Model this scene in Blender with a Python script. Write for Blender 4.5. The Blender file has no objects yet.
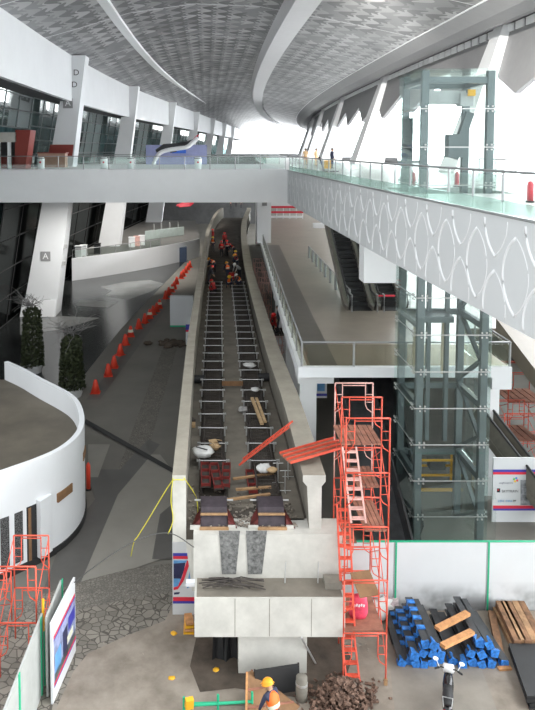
import bpy, bmesh, math, random
from mathutils import Vector, Matrix
R = random.Random(7)
SC = bpy.context.scene
COL = SC.collection
# ------------------------------------------------------------------ camera model
F = 720.0; PITCH = math.radians(3.8); H = 15.6
PX = 207.0; PY = 150.0 + F*math.tan(PITCH)
CP, SP = math.cos(PITCH), math.sin(PITCH)
def ray(px, py):
    a = (px-PX)/F; b = -(py-PY)/F
    return Vector((a, CP+b*SP, -SP+b*CP))
def onz(px, py, z=0.0):
    d = ray(px, py); t = (z-H)/d.z
    return Vector((d.x*t, d.y*t, z))
def ony(px, py, Y):
    d = ray(px, py); t = Y/d.y
    return Vector((d.x*t, Y, H+d.z*t))
def zat(py, Y): return ony(207, py, Y).z
def xat(px, z, Y):                       # world X seen at column px for a point at height z, distance Y
    depth = Y*CP + (H-z)*SP
    return (px-PX)/F*depth
cam = bpy.data.cameras.new('camera'); co = bpy.data.objects.new('camera', cam); COL.objects.link(co)
cam.sensor_fit = 'AUTO'; cam.sensor_width = 36.0; cam.lens = 36.0*F/710
cam.shift_x = (267.5-PX)/710; cam.shift_y = (PY-355)/710
cam.clip_start = 0.5; cam.clip_end = 1500
co.location = (0, 0, H); co.rotation_euler = (math.radians(90)-PITCH, 0, 0)
SC.camera = co
# ------------------------------------------------------------------ materials
def mat(name, c, r=0.6, m=0.0, var=0.10, scale=1.5, bump=0.0, c2=None, spec=0.5):
    M = bpy.data.materials.new(name); M.use_nodes = True
    nt = M.node_tree; b = nt.nodes['Principled BSDF']
    b.inputs['Roughness'].default_value = r; b.inputs['Metallic'].default_value = m
    b.inputs['Specular IOR Level'].default_value = spec
    tc = nt.nodes.new('ShaderNodeTexCoord'); nz = nt.nodes.new('ShaderNodeTexNoise')
    nz.inputs['Scale'].default_value = scale; nz.inputs['Detail'].default_value = 6; nz.inputs['Roughness'].default_value = 0.65
    nt.links.new(tc.outputs['Object'], nz.inputs['Vector'])
    cr = nt.nodes.new('ShaderNodeValToRGB'); cr.color_ramp.elements[0].position = 0.32; cr.color_ramp.elements[1].position = 0.68
    a = [min(1, x*(1-var)) for x in c]; d = c2 if c2 else [min(1, x*(1+var)) for x in c]
    cr.color_ramp.elements[0].color = (*a, 1); cr.color_ramp.elements[1].color = (*d, 1)
    nt.links.new(nz.outputs['Fac'], cr.inputs['Fac']); nt.links.new(cr.outputs['Color'], b.inputs['Base Color'])
    if bump:
        bp = nt.nodes.new('ShaderNodeBump'); bp.inputs['Strength'].default_value = bump; bp.inputs['Distance'].default_value = 0.05
        nt.links.new(nz.outputs['Fac'], bp.inputs['Height']); nt.links.new(bp.outputs['Normal'], b.inputs['Normal'])
    return M
def glass(name, tint, refl=0.12, rough=0.02, milky=0.0, fres=0.28):
    M = bpy.data.materials.new(name); M.use_nodes = True; nt = M.node_tree; nt.nodes.clear()
    o = nt.nodes.new('ShaderNodeOutputMaterial'); t = nt.nodes.new('ShaderNodeBsdfTransparent'); g = nt.nodes.new('ShaderNodeBsdfGlossy')
    t.inputs['Color'].default_value = (*tint, 1); g.inputs['Roughness'].default_value = rough; g.inputs['Color'].default_value = (0.95, 1, 0.98, 1)
    fr = nt.nodes.new('ShaderNodeLayerWeight'); fr.inputs['Blend'].default_value = 0.25
    mu = nt.nodes.new('ShaderNodeMath'); mu.operation = 'MULTIPLY_ADD'; mu.inputs[1].default_value = fres; mu.inputs[2].default_value = refl
    mu.use_clamp = True
    nt.links.new(fr.outputs['Fresnel'], mu.inputs[0])
    mx = nt.nodes.new('ShaderNodeMixShader'); nt.links.new(mu.outputs[0], mx.inputs[0]); nt.links.new(t.outputs[0], mx.inputs[1]); nt.links.new(g.outputs[0], mx.inputs[2])
    last = mx
    if milky:
        df = nt.nodes.new('ShaderNodeBsdfDiffuse'); df.inputs['Color'].default_value = (0.52, 0.62, 0.6, 1)
        m2 = nt.nodes.new('ShaderNodeMixShader'); m2.inputs[0].default_value = milky
        nt.links.new(mx.outputs[0], m2.inputs[1]); nt.links.new(df.outputs[0], m2.inputs[2]); last = m2
    nt.links.new(last.outputs[0], o.inputs['Surface'])
    return M
def vor_mat(name, c, line, scale, r=0.7, width=0.06, var=0.15):
    M = mat(name, c, r, 0, var, 0.8); nt = M.node_tree; b = nt.nodes['Principled BSDF']
    tc = [n for n in nt.nodes if n.type == 'TEX_COORD'][0]; cr = [n for n in nt.nodes if n.type == 'VALTORGB'][0]
    v = nt.nodes.new('ShaderNodeTexVoronoi'); v.feature = 'DISTANCE_TO_EDGE'; v.inputs['Scale'].default_value = scale
    nt.links.new(tc.outputs['Object'], v.inputs['Vector'])
    vc = nt.nodes.new('ShaderNodeTexVoronoi'); vc.inputs['Scale'].default_value = scale; nt.links.new(tc.outputs['Object'], vc.inputs['Vector'])
    st = nt.nodes.new('ShaderNodeMath'); st.operation = 'LESS_THAN'; st.inputs[1].default_value = width; nt.links.new(v.outputs['Distance'], st.inputs[0])
    hs = nt.nodes.new('ShaderNodeSeparateColor'); nt.links.new(vc.outputs['Color'], hs.inputs[0])
    mr = nt.nodes.new('ShaderNodeMapRange'); mr.inputs['To Min'].default_value = 0.8; mr.inputs['To Max'].default_value = 1.2; nt.links.new(hs.outputs[0], mr.inputs['Value'])
    vm = nt.nodes.new('ShaderNodeVectorMath'); vm.operation = 'SCALE'; nt.links.new(cr.outputs['Color'], vm.inputs[0]); nt.links.new(mr.outputs[0], vm.inputs['Scale'])
    mx = nt.nodes.new('ShaderNodeMix'); mx.data_type = 'RGBA'; nt.links.new(st.outputs[0], mx.inputs[0]); nt.links.new(vm.outputs[0], mx.inputs[6]); mx.inputs[7].default_value = (*line, 1)
    nt.links.new(mx.outputs[2], b.inputs['Base Color'])
    return M
def grid_mat(name, c, line, sx, sy, r=0.4, lw=0.02, var=0.05):
    M = mat(name, c, r, 0, var, 0.6); nt = M.node_tree; b = nt.nodes['Principled BSDF']
    tc = [n for n in nt.nodes if n.type == 'TEX_COORD'][0]; cr = [n for n in nt.nodes if n.type == 'VALTORGB'][0]
    bt = nt.nodes.new('ShaderNodeTexBrick'); bt.offset = 0.0; bt.inputs['Scale'].default_value = 1.0
    bt.inputs['Brick Width'].default_value = sx; bt.inputs['Row Height'].default_value = sy; bt.inputs['Mortar Size'].default_value = lw; bt.inputs['Mortar Smooth'].default_value = 0
    nt.links.new(tc.outputs['Object'], bt.inputs['Vector']); nt.links.new(cr.outputs['Color'], bt.inputs['Color1']); nt.links.new(cr.outputs['Color'], bt.inputs['Color2'])
    bt.inputs['Mortar'].default_value = (*line, 1); nt.links.new(bt.outputs['Color'], b.inputs['Base Color'])
    return M
def ceiling_mat():
    # staggered curved-triangle tiles in four greys, some of them perforated darker
    M = mat('ceiling_tiles', (0.4, 0.4, 0.4), 0.38, 0.0, 0.05, 1.0); nt = M.node_tree; b = nt.nodes['Principled BSDF']
    N = nt.nodes.new; L = nt.links.new
    tc = [n for n in nt.nodes if n.type == 'TEX_COORD'][0]
    sx = N('ShaderNodeSeparateXYZ'); L(tc.outputs['Object'], sx.inputs[0])
    def math_(op, a, bb, c=None):
        n = N('ShaderNodeMath'); n.operation = op
        for i, v in enumerate((a, bb, c)):
            if v is None: continue
            if isinstance(v, (int, float)): n.inputs[i].default_value = v
            else: L(v, n.inputs[i])
        return n.outputs[0]
    u = math_('MULTIPLY', sx.outputs['X'], 1/1.25); v = math_('MULTIPLY', sx.outputs['Y'], 1/2.3)
    s1 = math_('MULTIPLY', math_('SINE', math_('MULTIPLY', v, 6.2832), 0), 0.30)
    u2 = math_('ADD', u, s1)
    s2 = math_('MULTIPLY', math_('SINE', math_('MULTIPLY', u2, 6.2832), 0), 0.22)
    v2 = math_('ADD', v, s2)
    fu = math_('FLOOR', u2, 0); fv = math_('FLOOR', v2, 0)
    du = math_('FRACT', u2, 0); dv = math_('FRACT', v2, 0)
    tri = math_('GREATER_THAN', math_('ADD', du, dv), 1.0)
    cx = N('ShaderNodeCombineXYZ'); L(fu, cx.inputs[0]); L(fv, cx.inputs[1]); L(tri, cx.inputs[2])
    wn = N('ShaderNodeTexWhiteNoise'); wn.noise_dimensions = '3D'; L(cx.outputs[0], wn.inputs['Vector'])
    cr = N('ShaderNodeValToRGB'); cr.color_ramp.interpolation = 'CONSTANT'
    e = cr.color_ramp.elements; e[0].position = 0; e[0].color = (0.135, 0.137, 0.14, 1); e[1].position = 0.3; e[1].color = (0.22, 0.22, 0.225, 1)
    for p, c in ((0.55, 0.32), (0.78, 0.42)):
        q = e.new(p); q.color = (c, c, c*1.01, 1)
    alt = math_('MULTIPLY', math_('MODULO', math_('ADD', math_('ADD', fu, fv), 2000.0), 2.0), 0.0)
    mixv = math_('ADD', math_('MULTIPLY', wn.outputs['Value'], 0.5), math_('MULTIPLY', tri, 0.45))
    L(mixv, cr.inputs['Fac']); L(cr.outputs['Color'], b.inputs['Base Color'])
    return M
m_ceil = ceiling_mat()
m_white = mat('white_paint', (0.86, 0.87, 0.88), 0.5, var=0.03, scale=0.4)
m_whitew = mat('white_render', (0.74, 0.755, 0.77), 0.6, var=0.03, scale=0.3)
m_fascia = mat('fascia_panel', (0.62, 0.64, 0.645), 0.55, var=0.02, scale=0.4)
m_rib = mat('fascia_rib', (0.80, 0.81, 0.82), 0.5, var=0.02)
m_trim = mat('ceiling_trim', (0.62, 0.62, 0.63), 0.5, var=0.03)
m_greyv = mat('valance_grey', (0.27, 0.27, 0.275), 0.6, var=0.04)
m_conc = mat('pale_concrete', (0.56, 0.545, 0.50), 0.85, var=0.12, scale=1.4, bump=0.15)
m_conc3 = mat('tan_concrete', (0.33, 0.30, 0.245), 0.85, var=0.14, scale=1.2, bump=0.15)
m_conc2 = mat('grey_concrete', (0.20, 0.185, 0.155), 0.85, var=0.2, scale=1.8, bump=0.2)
m_bed = mat('track_bed_dirt', (0.08, 0.068, 0.056), 0.9, var=0.4, scale=1.2, bump=0.3)
m_walkc = mat('trackside_concrete', (0.18, 0.16, 0.13), 0.9, var=0.25, scale=0.9)
m_patch = mat('rough_concrete_patch', (0.16, 0.16, 0.155), 0.9, var=0.6, scale=9)
m_floor = mat('ground_concrete', (0.165, 0.155, 0.135), 0.6, var=0.14, scale=0.25)
m_floord = mat('ground_dark_slab', (0.105, 0.10, 0.092), 0.5, var=0.12, scale=0.5)
m_floorl = mat('ground_light_slab', (0.26, 0.245, 0.215), 0.6, var=0.08, scale=0.5)
m_stone = mat('polished_dark_stone', (0.026, 0.028, 0.028), 0.2, var=0.4, scale=0.35)
m_stonel = mat('polished_grey_stone', (0.17, 0.175, 0.17), 0.25, var=0.15, scale=0.5)
m_dirt = mat('dusty_ground', (0.255, 0.213, 0.168), 0.95, var=0.30, scale=0.8, bump=0.4, c2=(0.335, 0.29, 0.24))
m_dirt_shade = mat('brown_soil_and_shade', (0.085, 0.066, 0.05), 0.95, var=0.4, scale=1.2, bump=0.5)  # soil brown, deepened to carry the shade under the pier cap
m_crazy = vor_mat('crazy_paving', (0.215, 0.195, 0.165), (0.085, 0.075, 0.062), 3.8, width=0.06)
m_crazy2 = vor_mat('fine_paving', (0.185, 0.17, 0.145), (0.11, 0.10, 0.088), 9.0, width=0.08)
m_drain = mat('drain_channel', (0.03, 0.03, 0.03), 0.6)
m_mezz = mat('mezzanine_screed', (0.235, 0.205, 0.165), 0.3, var=0.14, scale=0.45)
m_mezzd = mat('mezzanine_dark_strip', (0.07, 0.062, 0.052), 0.3, var=0.2)
m_upfl = mat('upper_floor_tile', (0.6, 0.6, 0.58), 0.3, var=0.04)
m_roofc = mat('roof_screed', (0.12, 0.104, 0.08), 0.7, var=0.25, scale=0.35)
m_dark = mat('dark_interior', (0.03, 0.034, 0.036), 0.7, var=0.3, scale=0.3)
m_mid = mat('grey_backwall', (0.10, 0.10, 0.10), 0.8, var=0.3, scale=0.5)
m_black = mat('black_rubber', (0.02, 0.02, 0.021), 0.6, var=0.2)
m_blacks = mat('black_gloss', (0.015, 0.015, 0.016), 0.25)
m_red = mat('scaffold_red', (0.72, 0.10, 0.055), 0.5, var=0.18, scale=4)
m_pink = mat('scaffold_faded_pink', (0.70, 0.42, 0.37), 0.6, var=0.2, scale=4)
m_redd = mat('formwork_dark_red', (0.10, 0.012, 0.010), 0.6, var=0.5, scale=5)
m_orng = mat('cone_orange_red', (0.80, 0.07, 0.035), 0.5, var=0.08, scale=3)
m_steel = mat('galvanised_steel', (0.55, 0.55, 0.54), 0.4, 0.6, var=0.1, scale=6)
m_rail = mat('rail_stainless', (0.36, 0.37, 0.375), 0.35, 0.5, var=0.04)
m_darks = mat('dark_steel', (0.060, 0.062, 0.066), 0.45, 0.3, var=0.25, scale=3)
m_rebar = mat('dark_rebar', (0.06, 0.05, 0.044), 0.7, 0.2, var=0.35, scale=6)
m_rust = mat('rusty_steel', (0.22, 0.115, 0.06), 0.85, 0.0, var=0.5, scale=3)
m_rustl = mat('light_rust', (0.36, 0.21, 0.11), 0.85, var=0.4, scale=3)
m_wood = mat('site_timber', (0.40, 0.24, 0.12), 0.8, var=0.25, scale=4)
m_woodo = mat('orange_timber', (0.55, 0.27, 0.11), 0.8, var=0.3, scale=5)
m_ply = mat('brown_plywood', (0.23, 0.125, 0.06), 0.8, var=0.25, scale=2)
m_plank = mat('scaffold_plank', (0.30, 0.13, 0.085), 0.8, var=0.35, scale=3)
m_blue = mat('blue_wrap', (0.035, 0.20, 0.60), 0.45, var=0.6, scale=7)
m_green = mat('green_tape', (0.02, 0.42, 0.22), 0.5, var=0.08)
m_panel = mat('white_hoarding', (0.66, 0.68, 0.69), 0.45, var=0.03, scale=0.7)
m_panelg = mat('grey_hoarding_back', (0.40, 0.41, 0.39), 0.6, var=0.1)
m_blur = mat('sign_blue', (0.05, 0.05, 0.38), 0.5, var=0.03)
m_redr = mat('sign_red', (0.70, 0.03, 0.06), 0.5, var=0.03)
m_sky = mat('print_sky_blue', (0.12, 0.33, 0.62), 0.5, var=0.2, scale=3)
m_navy = mat('print_navy', (0.025, 0.03, 0.09), 0.4, var=0.3, scale=2)
m_print = mat('print_grey_blue', (0.28, 0.32, 0.5), 0.5, var=0.6, scale=2.0)
m_yel = mat('yellow_paint', (0.80, 0.42, 0.02), 0.5, var=0.08)
m_rope = mat('yellow_rope', (0.72, 0.66, 0.05), 0.8, var=0.1)
m_hose = mat('grey_hose', (0.09, 0.09, 0.085), 0.6)
m_leaf = mat('dark_foliage', (0.014, 0.030, 0.011), 0.7, var=0.6, scale=5, c2=(0.05, 0.062, 0.02))
m_leafr = mat('red_bloom', (0.45, 0.02, 0.03), 0.7, var=0.3, scale=5)
m_twig = mat('pale_twig', (0.16, 0.155, 0.15), 0.8, var=0.2)
m_pot = mat('white_pot', (0.55, 0.56, 0.56), 0.4)
m_maroon = mat('maroon_cladding', (0.24, 0.035, 0.025), 0.45, var=0.06)
m_kiosk = mat('kiosk_counter', (0.42, 0.27, 0.2), 0.5, var=0.15)
m_skin = mat('skin', (0.40, 0.23, 0.14), 0.6, var=0.05)
m_hair = mat('black_hair', (0.015, 0.013, 0.012), 0.6)
m_shirt = mat('navy_workwear', (0.03, 0.035, 0.07), 0.8, var=0.15)
m_trous = mat('dark_trousers', (0.035, 0.035, 0.045), 0.8, var=0.15)
m_shirtw = mat('pale_shirt', (0.5, 0.5, 0.5), 0.8, var=0.05)
m_shirtr = mat('red_shirt', (0.42, 0.03, 0.03), 0.8, var=0.05)
m_vest = mat('orange_vest', (0.90, 0.16, 0.02), 0.6, var=0.06)
m_vestr = mat('red_vest', (0.62, 0.03, 0.02), 0.6, var=0.06)
m_refl = mat('reflective_band', (0.75, 0.75, 0.6), 0.4)
m_helo = mat('orange_helmet', (0.92, 0.36, 0.01), 0.35, var=0.03)
m_helr = mat('red_helmet', (0.75, 0.02, 0.02), 0.35, var=0.03)
m_hely = mat('yellow_helmet', (0.85, 0.55, 0.03), 0.35, var=0.03)
m_helw = mat('white_helmet', (0.8, 0.8, 0.8), 0.35, var=0.03)
m_shaft = mat('shaft_steel', (0.135, 0.16, 0.165), 0.4, 0.4, var=0.1)
m_cream = mat('cream_frame', (0.5, 0.44, 0.32), 0.5)
m_bag = mat('white_sack', (0.66, 0.66, 0.64), 0.7, var=0.15, scale=4)
m_tan = mat('tan_cardboard', (0.48, 0.33, 0.18), 0.8, var=0.2, scale=4)
m_pinkbag = mat('pink_red_sack', (0.70, 0.06, 0.12), 0.5, var=0.25, scale=4)
m_rubble = mat('mixed_rubble', (0.20, 0.165, 0.13), 0.9, var=0.5, scale=6, c2=(0.44, 0.39, 0.33))
m_rubr = mat('rusty_scrap', (0.075, 0.036, 0.024), 0.9, var=0.7, scale=7, c2=(0.26, 0.16, 0.115))
m_light = mat('tail_red', (0.65, 0.01, 0.02), 0.2)
g_rail = glass('railing_glass', (0.93, 0.975, 0.96), 0.03)
g_base = glass('green_edge_glass', (0.74, 0.85, 0.81), 0.05, milky=0.2)
g_mezz = glass('smoky_railing_glass', (0.80, 0.79, 0.73), 0.03)
g_shaft = glass('shaft_glass', (0.945, 0.976, 0.97), 0.02)
g_skirt = glass('canopy_glass', (0.93, 0.95, 0.94), 0.02, milky=0.03)
g_teal = glass('teal_curtain_glass', (0.26, 0.42, 0.42), 0.10, 0.03)
g_dark = glass('dark_curtain_glass', (0.03, 0.04, 0.042), 0.006, 0.12, fres=0.06)
# ------------------------------------------------------------------ mesh builder
class MB:
    def __init__(s): s.v = []; s.f = []; s.mi = []; s.cur = 0
    def add(s, vs, fs):
        n = len(s.v); s.v += [tuple(p) for p in vs]; s.f += [tuple(i+n for i in f) for f in fs]; s.mi += [s.cur]*len(fs); return s
    def quad(s, *p): return s.add(p, [tuple(range(len(p)))])
    def hexa(s, b, t):
        n = len(b)
        return s.add(list(b)+list(t), [tuple(range(n))[::-1], tuple(range(n, 2*n))]+[(i, (i+1) % n, (i+1) % n+n, i+n) for i in range(n)])
    def box(s, lo, hi):
        (x, y, z), (X, Y, Z) = lo, hi
        return s.hexa([(x, y, z), (X, y, z), (X, Y, z), (x, Y, z)], [(x, y, Z), (X, y, Z), (X, Y, Z), (x, Y, Z)])
    def cbox(s, c, d, rz=0, rx=0, ry=0):
        M = Matrix.Translation(Vector(c)) @ Matrix.Rotation(rz, 4, 'Z') @ Matrix.Rotation(ry, 4, 'Y') @ Matrix.Rotation(rx, 4, 'X')
        a, b, e = d[0]/2, d[1]/2, d[2]/2
        q = [(-a, -b), (a, -b), (a, b), (-a, b)]
        return s.hexa([M @ Vector((i, j, -e)) for i, j in q], [M @ Vector((i, j, e)) for i, j in q])
    def bar(s, p, q, w, h, up=(0, 0, 1)):
        p, q = Vector(p), Vector(q); d = (q-p).normalized(); up = Vector(up)
        if abs(d.dot(up)) > 0.99: up = Vector((0, 1, 0))
        sd = d.cross(up).normalized()*w/2; u = sd.cross(d).normalized()*h/2
        return s.hexa([p-sd-u, p+sd-u, p+sd+u, p-sd+u], [q-sd-u, q+sd-u, q+sd+u, q-sd+u])
    def path(s, pts, r, n=6, closed=False):
        pts = [Vector(p) for p in pts]; m = len(pts); rings = []
        for i, p in enumerate(pts):
            a = pts[max(0, i-1)]; b = pts[min(m-1, i+1)]; d = (b-a)
            d = d.normalized() if d.length > 1e-9 else Vector((0, 0, 1))
            up = Vector((0, 0, 1)) if abs(d.z) < 0.95 else Vector((0, 1, 0))
            x = d.cross(up).normalized(); y = x.cross(d)
            rr = r[i] if isinstance(r, (list, tuple)) else r
            rings.append([p + (x*math.cos(6.28318*k/n) + y*math.sin(6.28318*k/n))*rr for k in range(n)])
        vs = [q for g in rings for q in g]
        fs = [(i*n+k, i*n+(k+1) % n, (i+1)*n+(k+1) % n, (i+1)*n+k) for i in range(m-1) for k in range(n)]
        fs += [tuple(range(n))[::-1], tuple((m-1)*n+k for k in range(n))]
        return s.add(vs, fs)
    def tube(s, p, q, r, n=6): return s.path([p, q], r, n)
    def lathe(s, prof, c=(0, 0, 0), n=16):
        vs = []; fs = []; m = len(prof)
        for r, z in prof:
            for k in range(n):
                a = 6.28318*k/n; vs.append((c[0]+r*math.cos(a), c[1]+r*math.sin(a), c[2]+z))
        fs = [(i*n+k, i*n+(k+1) % n, (i+1)*n+(k+1) % n, (i+1)*n+k) for i in range(m-1) for k in range(n)]
        fs += [tuple(range(n))[::-1], tuple((m-1)*n+k for k in range(n))]
        return s.add(vs, fs)
    def loft(s, rows, cap=False):
        n = len(rows[0]); vs = [p for r in rows for p in r]
        fs = [(i*n+k, i*n+k+1, (i+1)*n+k+1, (i+1)*n+k) for i in range(len(rows)-1) for k in range(n-1)]
        if cap: fs += [tuple(range(n)), tuple((len(rows)-1)*n+k for k in range(n))]
        return s.add(vs, fs)
    def closed_loft(s, rows):
        return s.loft([list(r)+[] for r in rows]) if False else s._cl(rows)
    def _cl(s, rows):
        n = len(rows[0]); vs = [p for r in rows for p in r]; m = len(rows)
        fs = [(i*n+k, i*n+(k+1) % n, (i+1)*n+(k+1) % n, (i+1)*n+k) for i in range(m-1) for k in range(n)]
        fs += [tuple(range(n))[::-1], tuple((m-1)*n+k for k in range(n))]
        return s.add(vs, fs)
    def prism(s, poly, z0, z1): return s.hexa([(p[0], p[1], z0) for p in poly], [(p[0], p[1], z1) for p in poly])
    def blob(s, c, r, seed=0, squash=1.0, n=7):
        rr = random.Random(seed); vs = []; fs = []
        for i in range(n+1):
            th = math.pi*i/n
            for k in range(n+2):
                a = 6.28318*k/(n+2); q = 0.75+rr.random()*0.45
                if i in (0, n): q = 1
                vs.append((c[0]+r*q*math.sin(th)*math.cos(a), c[1]+r*q*math.sin(th)*math.sin(a), c[2]+r*q*squash*math.cos(th)))
        w = n+2
        fs = [(i*w+k, i*w+(k+1) % w, (i+1)*w+(k+1) % w, (i+1)*w+k) for i in range(n) for k in range(w)]
        return s.add(vs, fs)
    def build(s, name, material, parent=None, smooth=False, label=None, keep=False):
        off = Vector((0, 0, 0)); p = parent
        while p is not None: off += p.location; p = p.parent
        me = bpy.data.meshes.new(name)
        me.from_pydata([(a[0]-off.x, a[1]-off.y, a[2]-off.z) for a in s.v], [], s.f)
        ms = material if isinstance(material, (list, tuple)) else [material]
        for q in ms: me.materials.append(q)
        bm = bmesh.new(); bm.from_mesh(me)
        if len(ms) > 1:
            bm.faces.ensure_lookup_table()
            for i, f in enumerate(bm.faces): f.material_index = s.mi[i]
        bmesh.ops.remove_doubles(bm, verts=bm.verts, dist=1e-5)
        if not keep: bmesh.ops.recalc_face_normals(bm, faces=bm.faces)
        if smooth:
            for f in bm.faces: f.smooth = True
        bm.to_mesh(me); bm.free()
        o = bpy.data.objects.new(name, me); COL.objects.link(o)
        if parent is not None: o.parent = parent
        if label: o['label'] = label
        return o
def tag(o, label, cat, group=None, kind=None):
    o['label'] = label; o['category'] = cat
    if group: o['group'] = group
    if kind: o['kind'] = kind
    return o
def thing(name, label, cat, loc=(0, 0, 0), group=None, rz=0):
    o = bpy.data.objects.new(name, None); COL.objects.link(o); o.location = loc; o.rotation_euler = (0, 0, rz)
    o.empty_display_size = 0.3
    return tag(o, label, cat, group)
def struct(name, mb, m, label, cat=None, smooth=False, parent=None):
    o = mb.build(name, m, parent, smooth)
    if parent is None:
        o['kind'] = 'structure'; o['label'] = label; o['category'] = cat or name.split('_')[0]
    return o
def dup(root, loc, rz=0, label=None, group=None):
    def cp(o, par):
        c = o.copy(); COL.objects.link(c)
        if par is not None: c.parent = par
        for ch in o.children: cp(ch, c)
        return c
    r = cp(root, None); r.location = loc; r.rotation_euler = (0, 0, rz)
    if label: r['label'] = label
    if group: r['group'] = group
    return r
ORD = ['nearest', 'second', 'third', 'fourth', 'fifth', 'sixth', 'seventh', 'eighth', 'ninth', 'tenth', 'eleventh', 'twelfth', 'thirteenth', 'fourteenth', 'fifteenth', 'sixteenth', 'seventeenth', 'eighteenth', 'nineteenth', 'twentieth', 'twenty-first', 'twenty-second', 'twenty-third', 'twenty-fourth', 'twenty-fifth', 'twenty-sixth']
def text(body, size, mx, m, parent, name='lettering', ext=0.004):
    cu = bpy.data.curves.new(name, 'FONT'); cu.body = body; cu.size = size; cu.extrude = ext; cu.align_x = 'CENTER'; cu.align_y = 'CENTER'
    cu.materials.append(m)
    o = bpy.data.objects.new(name, cu); COL.objects.link(o)
    off = Vector((0, 0, 0)); p = parent
    while p is not None: off += p.location; p = p.parent
    bpy.context.view_layer.update(); n = bpy.data.meshes.new_from_object(o.evaluated_get(bpy.context.evaluated_depsgraph_get()))
    bpy.data.objects.remove(o); o = bpy.data.objects.new(name, n); COL.objects.link(o)
    if not n.materials: n.materials.append(m)
    o.parent = parent; o.matrix_basis = Matrix.Translation(-off) @ mx
    return o
def face_mx(pos, normal_toward=(0, -1, 0), up=(0, 0, 1)):
    z = Vector(normal_toward).normalized(); u = Vector(up); x = u.cross(z).normalized(); y = z.cross(x)
    M = Matrix((x, y, z)).transposed().to_4x4(); M.translation = Vector(pos); return M
# plan curvature of the hall
def sR(Y): return 0.0004*max(0, Y-55)**2
def sL(Y):
    d = max(0, Y-55); return 0.001*d*d if d < 60 else 3.6+0.12*(d-60)
# ================================================================== SETTING
# ---- floor
fl = MB(); fl.quad((-45, -12, 0), (40, -12, 0), (40, 175, 0), (-45, 175, 0))
struct('floor', fl, m_floor, 'grey concrete ground floor of the hall', 'floor')
zl = [0.0]
def zone(name, px, m, label, world=None):
    zl[0] += 0.004
    pts = world if world else [onz(x, y, 0) for x, y in px]
    mb = MB(); mb.add([(p[0], p[1], zl[0]) for p in pts], [tuple(range(len(pts)))])
    o = struct(name, mb, m, label, 'floor'); return o
zone('floor_stone', [(-60, 420), (-60, 280), (40, 272), (120, 262), (185, 262), (158, 290), (120, 330), (82, 378), (40, 420)], m_stone, 'polished dark stone floor at the left side of the hall')
zone('floor_stone_light', [(100, 287), (125, 282), (150, 280), (165, 284), (150, 292), (128, 300), (104, 296), (112, 291)], m_stonel, 'lighter curved stone inlay in the dark floor')
zone('floor_stone_pale', [(20, 322), (60, 316), (100, 318), (60, 330), (20, 335)], m_stonel, 'pale inlay near the two shrubs')
zone('floor_stone_strip', [(80, 300), (118, 302), (108, 308), (76, 306)], m_stonel, 'second pale inlay in the dark floor')
zone('floor_lane', [(118, 470), (143, 470), (178, 345), (164, 345)], m_crazy2, 'speckled paving lane along the walkway')
zone('floor_lane_dark', [(86, 400), (100, 400), (165, 310), (158, 310)], m_floord, 'darker lane beside the cones')
zone('floor_slab_light', [(88, 565), (110, 480), (140, 455), (160, 455), (172, 470), (172, 520), (160, 560), (75, 590), (65, 598)], m_floorl, 'light grey paving band')
zone('floor_slab_dark', [(85, 470), (120, 470), (148, 440), (160, 445), (118, 495), (80, 585), (40, 600), (60, 545), (95, 500)], m_floord, 'dark grey paving band by the curved white wall')
zone('floor_slab_side', [(152, 560), (160, 515), (172, 505), (172, 560)], m_floord, 'dark paving patch beside the guideway pier')
zone('floor_slab_pale', [(88, 445), (110, 445), (98, 478), (88, 478)], m_floorl, 'pale paving square by the red extinguisher post')
arc = [(-60, 640), (0, 612), (40, 596), (90, 580), (130, 570), (185, 562)]
arc2 = [(185, 592), (130, 600), (90, 612), (40, 640), (0, 668), (-60, 700)]
zone('floor_arc_dark', arc+arc2, m_crazy2, 'darker curved paving band')
zone('floor_crazy', [(-60, 720), (-60, 640), (0, 622), (30, 612), (75, 612), (130, 600), (190, 590), (190, 640), (130, 652), (75, 690), (40, 740)], m_crazy, 'crazy paving arc with dark joints')
zone('floor_dust', [(40, 760), (58, 706), (74, 672), (88, 655), (120, 640), (165, 622), (172, 608), (200, 608), (390, 612), (620, 612), (620, 760)], m_dirt, 'dusty unpaved ground around the pier')
zone('floor_dust_slab', [(388, 650), (400, 640), (470, 640), (515, 760), (400, 760)], mat('dusty_slab', (0.25, 0.225, 0.19), 0.9, var=0.15, scale=0.8), 'greyer slab where the motorcycle stands')
zone('floor_soil_shade', [(196, 640), (250, 634), (340, 638), (352, 662), (340, 694), (300, 700), (235, 690), (200, 694), (190, 668)], m_dirt_shade, 'brown soil with the pier cap shade painted in, around the foot of the pier')  # soil patch whose dark colour also paints the pier cap's shade
zone('floor_drain', [(84, 424), (86, 420), (174, 470), (174, 475)], m_drain, 'dark drain channel crossing the walkway')
# ---- ceiling
YS = [24, 30, 36, 42, 50, 58, 66, 75, 85, 95, 110, 125, 140, 160, 180, 200, 225, 250, 280, 310, 340]
def cprof(Y):
    l, r = sL(Y), sR(Y); P = [(-12.9, 24.2), (-10, 25.0), (-6, 26.2), (-1, 26.9), (4, 26.7), (9, 25.8), (13, 25.0), (16.2, 24.3)]
    return [Vector((x+(l if x <= -10 else r if x > 0 else (l+r)/2), Y, z)) for x, z in P]
cb = MB(); cb.loft([cprof(y) for y in YS]); cb.loft([[p+Vector((0, 0, 0.35)) for p in cprof(y)] for y in YS])
struct('ceiling', cb, m_ceil, 'curved ceiling of grey wavy triangular tiles', 'ceiling', smooth=True)
cs = MB()
cs.loft([[Vector((16.2+sR(y), y, 24.3)), Vector((17.4+sR(y), y, 23.75)), Vector((18.6+sR(y), y, 23.6)), Vector((22.5+sR(y), y, 24.9)), Vector((22.5+sR(y), y, 25.2)), Vector((16.2+sR(y), y, 24.7))] for y in YS])
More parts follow.
